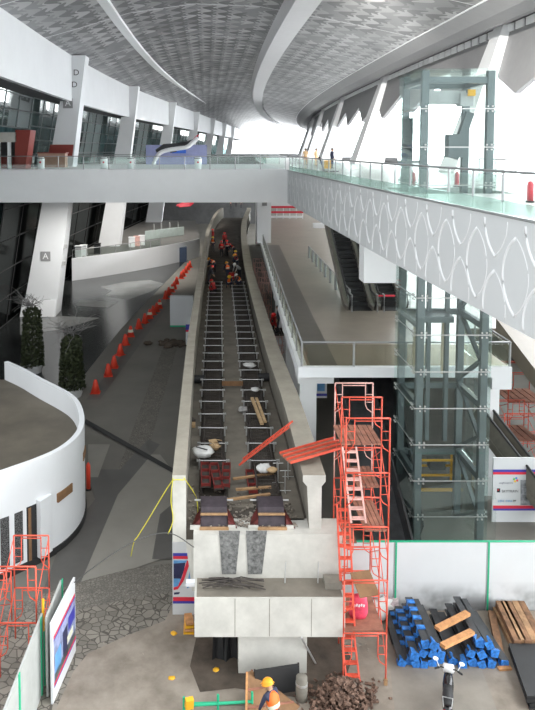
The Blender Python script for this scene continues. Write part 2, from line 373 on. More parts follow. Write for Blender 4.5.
struct('ceiling_edge', cs, m_greyv, 'smooth grey ceiling edge above the right windows', 'ceiling', smooth=False)
def ctrim(name, x, z, w, h, label, slant=0.0, m=None):
    t = MB()
    def ss(Y): return sL(Y) if x < -10 else sR(Y) if x > 0 else (sL(Y)+sR(Y))/2
    t._cl([[Vector((x-w/2+ss(y), y, z+0.1)), Vector((x-w/2+ss(y)+slant, y, z-h)), Vector((x+w/2+ss(y)+slant*0.4, y, z-h)), Vector((x+w/2+ss(y), y, z+0.1))] for y in YS])
    struct(name, t, m or m_trim, label, 'trim')
ctrim('trim_1', -7.1, 25.86, 0.75, 0.15, 'pale seam strip running along the ceiling', m=m_white)
ctrim('trim_2', 6.55, 26.45, 2.1, 0.75, 'deep tapered beam hanging down the middle of the ceiling', 0.5)
ctrim('trim_3', 16.2, 24.35, 0.12, 0.1, 'edge strip between the tiles and the smooth ceiling', m=m_white)
ct = MB()
for Y in (44, 56.5, 72, 92, 115, 140, 170):
    P = cprof(Y); ct.loft([[p+Vector((0, dy, -0.015)) for p in P] for dy in (0, 0.12)])
struct('trim_4', ct, m_white, 'thin cross seams between ceiling bays', 'trim')
# ---- left wall: white band, leaning glazing
YW = [36]+[y for y in YS if y >= 42] 
lw = MB(); lw._cl([[Vector((-12.6+sL(y), y, 20.1)), Vector((-12.6+sL(y), y, 24.35)), Vector((-13.0+sL(y), y, 24.35)), Vector((-13.0+sL(y), y, 20.1))] for y in YW])
struct('wall_left', lw, m_whitew, 'white wall band above the left glazing', 'wall', smooth=False)
def lx(z, Y): return -18.2+3.3*z/20.1+sL(Y)
YG0 = list(range(58, 300, 6))
for k, (z0, z1, gm, lab) in enumerate(((14.08, 20.1, g_teal, 'upper leaning teal glass curtain wall'), (0.0, 13.4, g_dark, 'lower leaning dark glass curtain wall'))):
    w = bpy.data.objects.new('window_%d' % (k+1), None); COL.objects.link(w); w['kind'] = 'structure'; w['label'] = lab; w['category'] = 'window'
    YG = list(range(38, 300, 4)) if k == 0 else YG0
    g = MB(); g.loft([[Vector((lx(z, y), y, z)) for z in (z0, z1)] for y in YG]); g.build('glass', gm, w)
    if k == 0:
        YG = list(range(62, 300, 4)); g = MB(); g.loft([[Vector((lx(z, y), y, z)) for z in (z0, z1)] for y in YG]); g.loft([[Vector((lx(z, y), y, z)) for z in (17.4, z1)] for y in range(38, 63, 4)])
        o_ = [c for c in w.children][0]; bpy.data.objects.remove(o_); g.build('glass', gm, w)
    fr = MB()
    if k == 0:
        for y in range(38, 62, 4): fr.bar((lx(17.4, y), y, 17.4), (lx(z1, y), y, z1), 0.07, 0.12, (1, 0, 0))
        for z in (17.4, 18.8, 20.0): fr.path([(lx(z, y), y, z) for y in range(38, 63, 4)], 0.06, 4)
    for y in YG[::1]: fr.bar((lx(z0, y), y, z0), (lx(z1, y), y, z1), 0.07, 0.12, (1, 0, 0))
    z = z0
    while z <= z1+0.01:
        fr.path([(lx(z, y), y, z) for y in YG], 0.06, 4); z += (z1-z0)/5
    fr.build('window_frame', m_shaft if k == 0 else m_black, w)
bw = MB(); bw._cl([[Vector((-24+sL(y), y, 0)), Vector((-24+sL(y), y, 20.3)), Vector((-24.4+sL(y), y, 20.3)), Vector((-24.4+sL(y), y, 0))] for y in YW])
struct('wall_back_left', bw, mat('shop_dark_wall', (0.05, 0.065, 0.07), 0.6, var=0.8, scale=0.5, c2=(0.16, 0.22, 0.24)), 'dark wall of the rooms behind the left glazing', 'wall')
uf = MB(); uf._cl([[Vector((lx(14, y)-0.1, y, 13.5)), Vector((lx(14, y)-0.1, y, 13.98)), Vector((-24+sL(y), y, 13.98)), Vector((-24+sL(y), y, 13.5))] for y in [80.2]+[w for w in YW if w > 81]])
uf._cl([[Vector((-13.1+sL(y), y, 20.1)), Vector((-13.1+sL(y), y, 20.5)), Vector((-24.4+sL(y), y, 20.5)), Vector((-24.4+sL(y), y, 20.1))] for y in YW])
uf.box((-24.4, 35.6, 14.0), (-13.0, 36, 20.5)); uf.box((-34, 80.1, 0), (-24.4, 80.4, 20.5))
struct('floor_side_rooms', uf, m_dark, 'floors of the rooms behind the left glazing', 'floor')
# ---- far end below the upper floor, upper floors
fw = MB(); fw.box((-30, 152, 0), (45, 152.4, 13.4)); fw.box((-16, 151, 13.4), (40, 345, 14.0))
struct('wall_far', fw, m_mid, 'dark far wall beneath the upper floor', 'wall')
mw = MB(); mw.box((8, 118, 0), (40, 118.4, 13.4)); struct('wall_far_right', mw, m_white, 'white wall at the far end of the mezzanine', 'wall')
# ---- right side under the mezzanine
rw = MB(); rw.box((26, 24, 0), (26.3, 118, 6.6)); rw.box((26, 24, 12.2), (26.3, 118, 13.4)); [rw.box((26, y, 6.6), (26.3, y+5.0, 12.2)) for y in range(44, 118, 8)]; rw.box((26, 60, 9.2), (26.3, 118, 12.2)); rw.box((26, 20, 6.6), (26.3, 44, 12.2)); struct('wall_right', rw, mat('beige_wall', (0.42, 0.39, 0.34), 0.7, var=0.1), 'pale side wall far right of the lower floors', 'wall')
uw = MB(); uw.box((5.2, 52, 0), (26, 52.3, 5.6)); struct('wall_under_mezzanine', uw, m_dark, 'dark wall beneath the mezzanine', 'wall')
# ---- right wall: leaning columns, valance
Yv = [26, 33.5, 41, 50.3]+[50.3+36*k/4 for k in range(1, 30)]
def leanx(z, Y): return 18.0+(z-14)*0.29+sR(Y)
va = MB()
tops = []; bots = []
y = 22.0; k = 0; pts = []
while y < 300:
    pts.append((y, 21.4 if k % 2 else 19.2)); y += 6.0; k += 1
va.loft([[Vector((leanx(24.6, a), a, 24.7)), Vector((leanx(b, a), a, b))] for a, b in pts])
va.loft([[Vector((leanx(24.6, a)+0.4, a, 24.7)), Vector((leanx(b, a)+0.4, a, b))] for a, b in pts])
va.loft([[Vector((leanx(b, a), a, b)), Vector((leanx(b, a)+0.4, a, b))] for a, b in pts])
struct('wall_right_valance', va, m_greyv, 'grey zigzag panel above the right window openings', 'wall')
vw = MB()
for y0 in [26+1.6*i for i in range(120)]:
    a = Vector((leanx(23.9, y0)-0.12, y0, 23.95)); vw.cbox(a, (0.1, 1.2, 0.5))
struct('window_3', vw, m_white, 'row of small bright openings under the right ceiling edge', 'window')
def lean_column(px_y, x0, x1, w0, w1, z0, z1, name, label, m, d0=2.6, d1=2.0):
    Y = px_y; r = thing(name, label, 'column', ((x0), Y, z0), 'leaning columns')
    mb = MB(); b = [(x0-w0/2, Y-d0/2), (x0+w0/2, Y-d0/2), (x0+w0/2, Y+d0/2), (x0-w0/2, Y+d0/2)]
    t = [(x1-w1/2, Y-d1/2), (x1+w1/2, Y-d1/2), (x1+w1/2, Y+d1/2), (x1-w1/2, Y+d1/2)]
    mb.hexa([(p[0], p[1], z0) for p in b], [(p[0], p[1], z1) for p in t]); mb.build('shaft', m, r); r['kind'] = 'thing'
    return r
# right leaning columns
for k, Y in enumerate((15, 51, 86, 119, 152, 185, 218, 251)):
    lab = ['white leaning column at the right edge of the upper walkway', 'white leaning column behind the glass lift tower', 'white leaning column beside the glass lift, left of it', 'third white leaning column along the right windows', 'fourth white leaning column along the right windows', 'fifth white leaning column along the right windows', 'sixth slim white leaning column along the right windows', 'farthest white leaning column along the right windows'][k]
    lean_column(Y, 18.6+sR(Y), 21.6+sR(Y), 3.4, 2.2, 14.0, 24.6, 'leaning_column', lab, m_white, 3.6, 1.6)
# left leaning columns
for k, Y in enumerate((68, 100, 133, 166, 199, 232, 265)):
    lab = ['wide white leaning column with a maroon band, nearest on the left', 'second white leaning column on the left', 'third white leaning column on the left', 'fourth white leaning column on the left', 'fifth white leaning column on the left', 'sixth white leaning column on the left', 'farthest white leaning column on the left'][k]
    c = lean_column(Y, -15.95+sL(Y), -12.15+sL(Y), 3.1, 1.6, 0.0 if Y < 95 or Y > 150 else 0.0, 24.3, 'leaning_column', lab, m_white if k else m_whitew, 2.8, 2.0)
    if k == 0:
        def cx(z): return -15.95+3.8*z/24.3
        mb = MB(); z0, z1 = 15.0, 16.1
        def ring(z, e=0.03):
            w = 3.1-1.5*z/24.3; d = 2.8-0.8*z/24.3; return [(cx(z)-w/2-e, Y-d/2-e, z), (cx(z)+w/2+e, Y-d/2-e, z), (cx(z)+w/2+e, Y+d/2+e, z), (cx(z)-w/2-e, Y+d/2+e, z)]
        mb.hexa(ring(z0), ring(z1)); mb.build('maroon_band', m_maroon, c, label='maroon band around the white column')
        mb = MB(); mb.hexa(ring(0, 0.05), ring(1.6, 0.05)); mb.build('plinth', m_white, c)
        for zz in (19.9, 5.7):
            f = Y-(2.8-0.8*zz/24.3)/2-0.02
            mb = MB(); mb.box((cx(zz)-0.45, f-0.04, zz-0.45), (cx(zz)+0.45, f, zz+0.45)); q = mb.build('gate_sign', m_greyv, c)
            text('A', 0.8, face_mx((cx(zz), f-0.05, zz)), m_white, q)
        for zz in (21.6, 22.7): text('D', 0.75, face_mx((cx(zz)+0.35, Y-(2.8-0.8*zz/24.3)/2-0.03, zz)), m_black, c)
        mb = MB(); mb.cbox((cx(6.6)+1.55, Y-1, 6.6), (0.5, 0.3, 0.35)); mb.cbox((cx(5.2)+1.6, Y-1, 5.0), (0.5, 0.3, 0.35)); mb.build('bracket_light', m_steel, c)
# ================================================================== FOOTBRIDGE
YB = 57.3; zbt = zat(169.5, YB); zbb = zat(202.5, YB)
fb = thing('footbridge', 'white footbridge crossing the hall at upper level', 'footbridge', (-5, 60, zbb))
mb = MB(); mb.box((-34, YB, zbb), (xat(288, 13, YB), 80, zbt)); mb.build('bridge_deck', m_white, fb)
def railing(name, label, pts, h=1.05, step=2.2, lower=0.0, gm=None, group=None, post_r=0.035, base=0.0, cap=True, rail_m=None, glass_off=0.0):
    r = thing(name, label, 'railing', pts[0], group)
    hr = MB(); hr.path([p+Vector((0, 0, h)) for p in pts], 0.04, 6); hr.build('handrail', rail_m or m_rail, r, True)
    for i in range(len(pts)-1):
        a, b = pts[i], pts[i+1]; L = (b-a).length; n = max(1, round(L/step)); d = (b-a)/n
        for k in range(n):
            p, q = a+d*k, a+d*(k+1); e = d.normalized()*0.06
            nrm = Vector((0, 0, 1)).cross(d).normalized()*0.006
            g = MB(); z0, z1 = Vector((0, 0, 0.06)), Vector((0, 0, h-0.1))
            g.hexa([p+e+nrm+z0, q-e+nrm+z0, q-e-nrm+z0, p+e-nrm+z0], [p+e+nrm+z1, q-e+nrm+z1, q-e-nrm+z1, p+e-nrm+z1]); g.build('glass_panel', gm or g_rail, r)
            if base:
                g = MB(); z0, z1 = Vector((0, 0, -base)), Vector((0, 0, 0.05)); nn = nrm*6
                g.hexa([p+e+nn+z0, q-e+nn+z0, q-e-nn+z0, p+e-nn+z0], [p+e+nn+z1, q-e+nn+z1, q-e-nn+z1, p+e-nn+z1]); g.build('base_panel', g_base, r, label='milky green glass strip at the floor edge')
            for pp in ([p] if k or i else [p])+([q] if (i == len(pts)-2 and k == n-1) else []):
                m = MB(); m.tube(pp, pp+Vector((0, 0, h)), post_r, 6); m.build('post', m_rail, r)
    return r
zup = 14.0
railing('glass_railing', 'glass railing along the front edge of the white footbridge', [Vector((-30, YB+0.15, zbt)), Vector((xat(286, 14, YB), YB+0.15, zbt))], 1.05, 2.0)
railing('glass_railing', 'glass railing along the far edge of the white footbridge', [Vector((-17, 79.8, zbt)), Vector((8, 79.8, zbt))], 1.05, 2.2)
# ================================================================== UPPER WALKWAY (right)
wk = thing('upper_walkway', 'long upper walkway with a wave-patterned grey fascia', 'walkway', (10, 30, 11.4))
edge = [Vector((7.55, 8, 14)), Vector((7.3, 16, 14)), Vector((6.95, 27, 14)), Vector((6.65, 42, 14)), Vector((6.42, 57.3, 14)), Vector((6.5, 80, 14)), Vector((7.4, 110, 14)), Vector((10, 150, 14)), Vector((17, 220, 14)), Vector((28, 300, 14))]
def ex(Y):
    for a, b in zip(edge, edge[1:]):
        if a.y <= Y <= b.y: return a.x+(b.x-a.x)*(Y-a.y)/(b.y-a.y)
    return edge[0].x
mb = MB()
def slab(y0, y1, xa=None, xb=None):
    ys = [y0]+[p.y for p in edge if y0 < p.y < y1]+[y1]
    mb._cl([[Vector((xa if xa else ex(y)+0.05, y, 13.5)), Vector((xb if xb else 18.6+sR(y), y, 13.5)), Vector((xb if xb else 18.6+sR(y), y, 14.0)), Vector((xa if xa else ex(y)+0.05, y, 14.0))] for y in ys])
slab(8, 26.4); slab(26.4, 30.6, None, 7.55); slab(26.4, 30.6, 11.4, None); slab(30.6, 150)
mb.build('floor_slab', m_upfl, wk)
ZF = zat(203, 57.3)
mb = MB(); ys = [8, 16, 27, 42, 57.3]
mb._cl([[Vector((ex(y), y, ZF)), Vector((ex(y)+0.25, y, ZF)), Vector((ex(y)+0.25, y, 13.97)), Vector((ex(y), y, 13.97))] for y in ys]); mb.build('fascia', m_fascia, wk)
rel = MB()
hz = 13.97-ZF
for k in range(48):
    yc = 9.0+k*1.12
    for cf in ((0.53,) if k % 2 else (0.04, 0.90)):
        for sd in (1, -1):
            pts = []
            for i in range(21):
                u = -1+2*i/20; z = 13.97-(cf+u*0.36)*hz; yy = yc+sd*0.66*(1-u*u)**0.85
                if ZF+0.03 < z < 13.94 and 8.1 < yy < 57.2: pts.append(Vector((ex(yy)+0.02, yy, z)))
            if len(pts) > 2: rel.path(pts, 0.055 if sd > 0 else 0.034, 5)
rel.build('wave_ribs', m_rib, wk, True)
mb = MB(); mb.path([Vector((ex(y)-0.02, y, 14.0)) for y in ys], 0.035, 4); mb.build('edge_strip', m_rail, wk)
mb = MB(); mb.box((xat(364, 10, 33.5), 33.5, zat(283, 33.5)), (9.4, 34.6, 11.35)); mb.build('soffit_box', m_white, wk, label='white boxed soffit hanging under the walkway')
railing('glass_railing', 'glass railing with green base strip along the near upper walkway', [Vector((ex(y)+0.1, y, 14.31)) for y in (9, 16, 27, 42, 57)], 0.76, 2.0, base=0.28, post_r=0.035)
railing('glass_railing', 'glass railing of the upper walkway beyond the footbridge', [Vector((ex(y)+0.1, y, 14.0)) for y in (81, 110, 149)], 1.05, 5)
railing('glass_railing', 'inner glass railing on the far side of the upper walkway', [Vector((17.0, 16, 14.0)), Vector((17.0, 45, 14.0))], 1.05, 2.6)
# ================================================================== MEZZANINE
ZM = zat(366, 31)
mz = thing('mezzanine', 'brown screed mezzanine floor at middle height on the right', 'mezzanine', (10, 45, ZM-0.9))
ml = [onz(299, 366, ZM), onz(283, 316, ZM), onz(271, 276, ZM), onz(262, 245, ZM), onz(258, 225, ZM), onz(262, 208, ZM)]
mr = 20.0
mb = MB(); mm = [(ml[0], 13.2), (ml[0].lerp(ml[1], .7), 13.2), (ml[0].lerp(ml[1], .701), mr)]+[(p, mr) for p in ml[1:]]
rows = [[Vector((p.x, p.y, ZM-0.45)), Vector((q, p.y, ZM-0.45)), Vector((q, p.y, ZM)), Vector((p.x, p.y, ZM))] for p, q in mm]
mb._cl(rows); mb.build('floor_slab', m_mezz, mz)
mb = MB(); mb._cl([[Vector((p.x-0.06, p.y, ZM-0.5)), Vector((p.x+0.35, p.y, ZM-0.5)), Vector((p.x+0.35, p.y, ZM+0.03)), Vector((p.x-0.06, p.y, ZM+0.03))] for p in ml])
f0 = ml[0]; mb.box((f0.x-0.06, f0.y-0.3, ZM-0.42), (13.25, f0.y, ZM+0.03)); mb.box((12.4, f0.y-0.3, ZM-0.95), (13.25, f0.y+1, ZM-0.42)); mb.build('edge_beam', m_whitew, mz)
mb = MB(); mb.add([Vector((p.x+o, p.y+0.02, ZM+0.006)) for p, o in [(q, 0.5) for q in ml[:4]]+[(q, 1.7) for q in ml[:4][::-1]]], [tuple(range(8))]); mb.build('dark_strip', m_mezzd, mz)
for i, Y in enumerate((31.6, 40, 49)):
    x = ml[0].x+(Y-31)*0.036
    c = thing('support_column', ['white column under the front corner of the mezzanine', 'second white column under the mezzanine edge', 'third white column under the mezzanine edge'][i], 'column', (x+0.6, Y, 0), 'columns under the mezzanine')
    mb = MB(); mb.box((x+0.1, Y, 0), (x+0.85, Y+1.0, ZM-0.5)); mb.build('shaft', m_white, c)
    mb = MB(); mb.box((x, Y-0.1, ZM-0.95), (x+1.6, Y+1.1, ZM-0.45)); mb.build('capital', m_white, c)
c = thing('support_column', 'white square column standing on the far mezzanine under the footbridge', 'column', (onz(264, 243, ZM)), 'columns under the footbridge')
a = onz(257, 243, ZM); b = onz(271, 243, ZM)
mb = MB(); mb.box((a.x, a.y, ZM), (b.x, a.y+1.4, 13.4)); mb.build('shaft', m_whitew, c)
mb = MB(); mb.box((a.x+0.5, a.y-0.03, ZM+3.8), (a.x+1.0, a.y, ZM+4.5)); mb.build('notice', m_greyv, c)
c = thing('support_column', 'white column under the near right end of the mezzanine beside the lift', 'column', (12.7, 32, 0), 'columns under the mezzanine')
mb = MB(); mb.box((12.35, 31.6, 0), (13.1, 32.6, ZM-0.96)); mb.build('shaft', m_white, c)
rl = railing('glass_railing', 'glass railing across the front edge of the mezzanine', [Vector((f0.x+0.1, f0.y-0.15, ZM)), Vector((13.2, f0.y-0.15, ZM))], 1.1, 2.35, post_r=0.05, gm=g_mezz)
railing('glass_railing', 'long glass railing along the track side of the mezzanine', [Vector((p.x+0.1, p.y-0.1, ZM)) for p in ml[:4]], 1.1, 2.3, post_r=0.045, gm=g_mezz)
railing('glass_railing', 'glass railing on the mezzanine to the right of the lift', [Vector((13.2, f0.y-0.1, ZM)), Vector((13.2, f0.y+6, ZM))], 1.1, 2.3)
# ================================================================== GUIDEWAY
YE = 21.5
ZD = zat(529, YE); ZT = zat(475, YE)
gw = thing('guideway', 'concrete elevated train guideway under construction curving away into the distance', 'guideway', (1.8, YE, 0))
Lpx = [(172, 478), (187, 340), (197, 280), (203, 250), (205, 235), (210, 221), (216, 211), (226, 204.5)]
Rpx = [(325, 475), (300, 400), (282, 357), (269, 320), (260, 293), (252, 266), (248, 245), (246, 230), (247, 218), (252, 207)]
Lo = [onz(x, y, ZT) for x, y in Lpx]; Ro = [onz(x, y, ZT) for x, y in Rpx]
def interp(P, Y):
    if Y <= P[0].y: return P[0].x
    for a, b in zip(P, P[1:]):
        if Y <= b.y: return a.x+(b.x-a.x)*(Y-a.y)/(b.y-a.y)
    return P[-1].x
def smooth_x(P, Y):
    w = 0.06*Y; return sum(interp(P, Y+w*t) for t in (-1, -0.5, 0, 0.5, 1))/5 if Y > 30 else interp(P, Y)
YT = [YE+0.02]+[YE+k*2.5 for k in range(1, 50)]
YT = [y for y in YT if y < min(Lo[-1].y, Ro[-1].y)]
def LX(Y): return smooth_x(Lo, Y)
def RX(Y): return smooth_x(Ro, Y)
mb = MB(); mb._cl([[Vector((LX(y)+0.02, y, ZD-0.35)), Vector((RX(y)-0.02, y, ZD-0.35)), Vector((RX(y)-0.02, y, ZD)), Vector((LX(y)+0.02, y, ZD))] for y in YT]); mb.build('deck', m_bed, gw)
mb = MB(); mb._cl([[Vector((LX(y)+0.6, y, ZD-2.0)), Vector((RX(y)-0.4, y, ZD-2.0)), Vector((RX(y)-0.2, y, ZD-0.35)), Vector((LX(y)+0.4, y, ZD-0.35))] for y in YT]); mb.build('box_girder', m_conc, gw)
pw = 0.42
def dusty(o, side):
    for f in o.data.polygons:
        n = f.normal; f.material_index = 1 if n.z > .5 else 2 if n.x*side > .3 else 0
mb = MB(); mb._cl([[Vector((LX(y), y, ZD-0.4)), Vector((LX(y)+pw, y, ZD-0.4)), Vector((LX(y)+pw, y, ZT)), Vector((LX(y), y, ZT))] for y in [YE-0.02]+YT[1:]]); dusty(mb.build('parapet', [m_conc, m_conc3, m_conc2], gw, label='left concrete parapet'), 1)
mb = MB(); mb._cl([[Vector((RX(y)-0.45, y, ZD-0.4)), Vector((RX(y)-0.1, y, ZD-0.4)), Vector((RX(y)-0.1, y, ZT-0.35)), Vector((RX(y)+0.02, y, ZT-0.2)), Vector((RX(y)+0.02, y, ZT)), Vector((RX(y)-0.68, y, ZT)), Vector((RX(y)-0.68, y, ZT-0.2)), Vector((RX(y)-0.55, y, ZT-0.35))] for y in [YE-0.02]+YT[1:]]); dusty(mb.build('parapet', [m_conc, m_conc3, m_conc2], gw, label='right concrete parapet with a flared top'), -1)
# end face
xl, xr = xat(193.5, 3.5, YE-0.3), xat(342, 3.5, YE-0.3)
zb1 = zat(578, YE-0.3)
mb = MB(); mb.box((xl, YE-0.35, zb1-0.1), (xr, YE+0.6, ZD+0.02)); mb.build('end_beam', m_conc, gw)
for a, b, c, d in ((219, 240, 222, 236), (246, 267, 248, 262)):
    p = [ony(a, 531, YE-0.36), ony(b, 531, YE-0.36), ony(d, 574, YE-0.36), ony(c, 574, YE-0.36)]
    mb = MB(); mb.hexa([q+Vector((0, 0.02, 0)) for q in p], [q+Vector((0, -0.012, 0)) for q in p]); mb.build('rough_patch', m_patch, gw, label='dark roughened concrete patch')
mb = MB(); mb.box((xat(186, zb1, YE-0.5), YE-0.55, zb1-0.12), (xat(344, zb1, YE-0.5), YE-0.35, zb1)); mb.build('ledge_strip', m_whitew, gw)
Yc = 20.2; zc1 = zat(598, Yc); zc0 = zat(637, Yc)
mb = MB(); mb.box((xat(194.5, zc0, Yc), Yc, zc0), (xat(345, zc0, Yc), YE+1.2, zc1)); mb.build('pier_cap', m_conc, gw)
mb = MB(); mb.box((xat(196, zc1, Yc)+0.02, Yc+0.05, zc1-0.01), (xat(343, zc1, Yc), YE-0.35, zc1+0.02)); mb.build('ledge_dirt', m_walkc, gw)
mb = MB(); mb.box((xat(238.5, 1, Yc+0.25), Yc+0.25, 0), (xat(307, 1, Yc+0.25), YE+1.0, zc0)); mb.build('pier_column', m_conc, gw)
for Y in (44, 68, 92):
    xm = (LX(Y)+RX(Y))/2; mb = MB(); mb.box((xm-0.9, Y-0.7, 0), (xm+0.9, Y+0.7, ZD-1.9)); mb.build('pier_column', m_conc, gw)
for fx in (0.27, 0.5, 0.78):
    mb = MB(); x = xat(194.5+150*fx, 2, Yc); mb.box((x-0.008, Yc-0.004, zc0+0.02), (x+0.008, Yc+0.01, zc1-0.02)); mb.build('form_joint', m_conc2, gw)
# trackside strips
def tr_x(P, Y): return smooth_x(P, Y)
zk = ZD+0.25
TL = [onz(x, y, zk) for x, y in ((214, 515), (212, 405), (215, 292), (217, 262), (219, 245))]
TR = [onz(x, y, zk) for x, y in ((270.5, 512), (255, 405), (239, 292), (234, 262), (232, 245))]
def strip(f0, f1, name, m, y0, y1, z):
    mb = MB(); ys = [y0]+[y for y in YT if y0 < y < y1]+[y1]
    mb._cl([[Vector((f0(y), y, ZD)), Vector((f1(y), y, ZD)), Vector((f1(y), y, z)), Vector((f0(y), y, z))] for y in ys]); return mb.build(name, m, gw)
tl = lambda y: tr_x(TL, y); trr = lambda y: tr_x(TR, y)
strip(lambda y: tl(y)+0.50, lambda y: trr(y)-0.50, 'centre_walkway', m_walkc, YE+1.3, 62, ZD+0.03)
strip(lambda y: LX(y)+0.42, lambda y: tl(y)-0.5, 'side_walkway', m_walkc, YE+0.5, 62, ZD+0.02)
strip(lambda y: trr(y)+0.5, lambda y: RX(y)-0.55, 'side_walkway', m_walkc, YE+0.5, 62, ZD+0.02)
# rebar track cages
for nm, T, side in (('left', tl, -1), ('right', trr, 1)):
    t = thing('rebar_track', 'dark rebar cage of the %s running track on the guideway' % nm, 'track', (T(23), 23.6, ZD))
    ys = [23.6+k*1.2 for k in range(34)]
    for off, z in ((-0.40, 0.06), (0.40, 0.06), (-0.34, 0.30), (0.34, 0.30)):
        mb = MB(); mb.path([(T(y)+off, y, ZD+0.03+z) for y in ys], 0.05 if z < .2 else 0.035, 5); mb.build('side_rail', m_rebar, t)
    mb = MB()
    for k in range(7): mb.path([(T(y)-0.27+0.09*k, y, ZD+0.24) for y in ys], 0.011, 4)
    mb.build('longitudinal_bars', m_rebar, t)
    mb = MB(); y = 23.7
    while y < 62:
        for yy in (y,):
            mb.path([(T(yy)-0.36, yy, ZD+0.05), (T(yy)-0.34, yy, ZD+0.27), (T(yy)+0.34, yy, ZD+0.27), (T(yy)+0.36, yy, ZD+0.05)], 0.011, 4)
        y += 0.28
    mb.build('stirrups', m_rebar, t)
    mb = MB(); mb._cl([[Vector((T(y)-0.43, y, ZD+0.005)), Vector((T(y)+0.43, y, ZD+0.005)), Vector((T(y)+0.43, y, ZD+0.05)), Vector((T(y)-0.43, y, ZD+0.05))] for y in ys]); mb.build('plinth_base', m_bed, t)
    # clamp bars laid across
    r0 = None
    for k in range(24):
        Y = 25.6+k*1.55
        lab = '%s galvanised clamp bar from the near end, laid across the %s track' % (ORD[k], nm)
        if r0 is None:
            r0 = thing('clamp_bar', lab, 'clamp bar', (T(Y), Y, ZD+0.36), 'clamp bars across the %s track' % nm)
            x, y, z = r0.location
            mb = MB(); mb.tube((x-0.60, y, z), (x+0.60, y, z), 0.02, 6); mb.build('rod', m_steel, r0)
            for s in (-1, 1):
                mb = MB(); mb.box((x+s*0.50-0.03, y-0.035, z-0.33), (x+s*0.50+0.03, y+0.035, z+0.04)); mb.cbox((x+s*.57, y, z), (.05, .08, .08)); mb.build('clamp_nut', m_steel, r0)
        else: dup(r0, (T(Y), Y, ZD+0.36), R.uniform(-0.02, 0.02), lab)
# end stop blocks
for nm, T in (('left', tl), ('right', trr)):
    x = T(22.2); y = 22.0
    r = thing('end_stop_block', 'dark end block with red and white feet closing the %s track' % nm, 'end block', (x, y, ZD), 'end blocks of the tracks')
    mb = MB(); mb.hexa([(x-0.42, y-0.45, ZD+0.02), (x+0.42, y-0.45, ZD+0.02), (x+0.42, y+0.55, ZD+0.02), (x-0.42, y+0.55, ZD+0.02)], [(x-0.40, y-0.1, ZD+0.5), (x+0.40, y-0.1, ZD+0.5), (x+0.42, y+0.5, ZD+0.55), (x-0.42, y+0.5, ZD+0.55)]); mb.build('board', mat('purple_grey_board_'+nm, (0.05, 0.038, 0.046), 0.7, var=0.35, scale=4), r)
    for s in (-1, 1):
        mb = MB(); mb.hexa([(x+s*0.43, y-0.5, ZD+0.02), (x+s*0.72, y-0.5, ZD+0.02), (x+s*0.62, y+0.1, ZD+0.02), (x+s*0.43, y+0.1, ZD+0.02)], [(x+s*0.43, y-0.45, ZD+0.3), (x+s*0.56, y-0.45, ZD+0.16), (x+s*0.52, y+0.1, ZD+0.2), (x+s*0.43, y+0.1, ZD+0.36)]); mb.build('wedge', m_redd, r)
        mb = MB(); mb.box((x+min(s*.43, s*.74), y-0.58, ZD+0.02), (x+max(s*.43, s*.66), y-0.5, ZD+0.13)); mb.build('white_foot', m_conc, r)
    mb = MB(); mb.cbox((x, y-0.28, ZD+0.36), (0.84, 0.07, 0.05)); mb.cbox((x, y-0.58, ZD+0.06), (0.9, 0.07, 0.08)); mb.build('batten', m_wood, r)
    mb = MB(); mb.tube((x-0.62, y+0.5, ZD+0.42), (x+0.62, y+0.5, ZD+0.42), 0.03); mb.build('tie_rod', m_steel, r)
m_redf = mat('formwork_red_edge', (0.17, 0.018, 0.014), 0.6, var=0.4, scale=5)
# red formwork panels
def form(name, label, x, y, w, l, z, rz=0, tilt=0.0):
    r = thing(name, label, 'formwork panel', (x, y, z), 'dark red formwork panels')
    mb = MB(); mb.cbox((x, y, z+0.03), (w, l, 0.04), rz); mb.build('skin', m_rebar, r)
    mb = MB()
    for s in (-1, 1): mb.cbox((x+s*(w/2-0.02)*math.cos(rz), y+s*(w/2-.02)*math.sin(rz), z+0.09), (0.035, l, 0.12), rz)
    for k in range(4): mb.cbox((x-math.sin(rz)*l*(k/3-0.5)*0.94, y+math.cos(rz)*l*(k/3-0.5)*0.94, z+0.09), (w, 0.03, 0.12), rz)
    mb.build('stiffeners', m_redf, r); return r
zf = ZD+0.37
form('formwork_panel', 'dark red formwork panel on the outer side of the left track', tl(24.5)-0.27, 24.3, 0.33, 1.75, zf, 0.02)
form('formwork_panel', 'dark red formwork panel lying in the middle of the left track', tl(24.5)+0.09, 24.2, 0.33, 1.85, zf, 0.09)
form('formwork_panel', 'dark red formwork panel on the inner side of the left track', tl(24.5)+0.44, 24.25, 0.3, 1.75, zf, -0.05)
form('formwork_panel', 'single dark red formwork panel standing inside the right track', trr(24.4)-0.50, 24.4, 0.3, 1.7, ZD+0.06, 0.02)
for k, (a, b, dz) in enumerate((((233, 479), (275, 473), .25), ((236, 489.5), (271, 487), .25), ((226, 500), (270, 494), .25))):
    p, q = onz(*a, ZD+dz), onz(*b, ZD+dz)
    mb = MB(); mb.bar(p, q, 0.10, 0.06); tag(mb.build('timber_plank', m_wood), ['farthest timber plank lying across the track bed by the red formwork', 'middle timber plank lying across the track bed', 'nearest timber plank lying across the track bed beside the end blocks'][k], 'plank', 'planks across the track bed')
mb = MB(); mb.bar(onz(222, 383.5, ZD+.3), onz(243, 383.5, ZD+.3), 0.09, 0.22); tag(mb.build('timber_board', m_ply), 'reddish board bridging the two tracks far from the end', 'board')
mb = MB(); p, q = onz(252, 398, ZD+.42), onz(262, 424, ZD+.42); mb.bar(p, q, 0.14, 0.08); mb.bar(p+Vector((.2, 0, 0)), q+Vector((.15, .2, 0)), 0.12, 0.06); tag(mb.build('timber_offcuts', m_tan), 'pale timber offcuts lying lengthwise on the right track', 'timber')
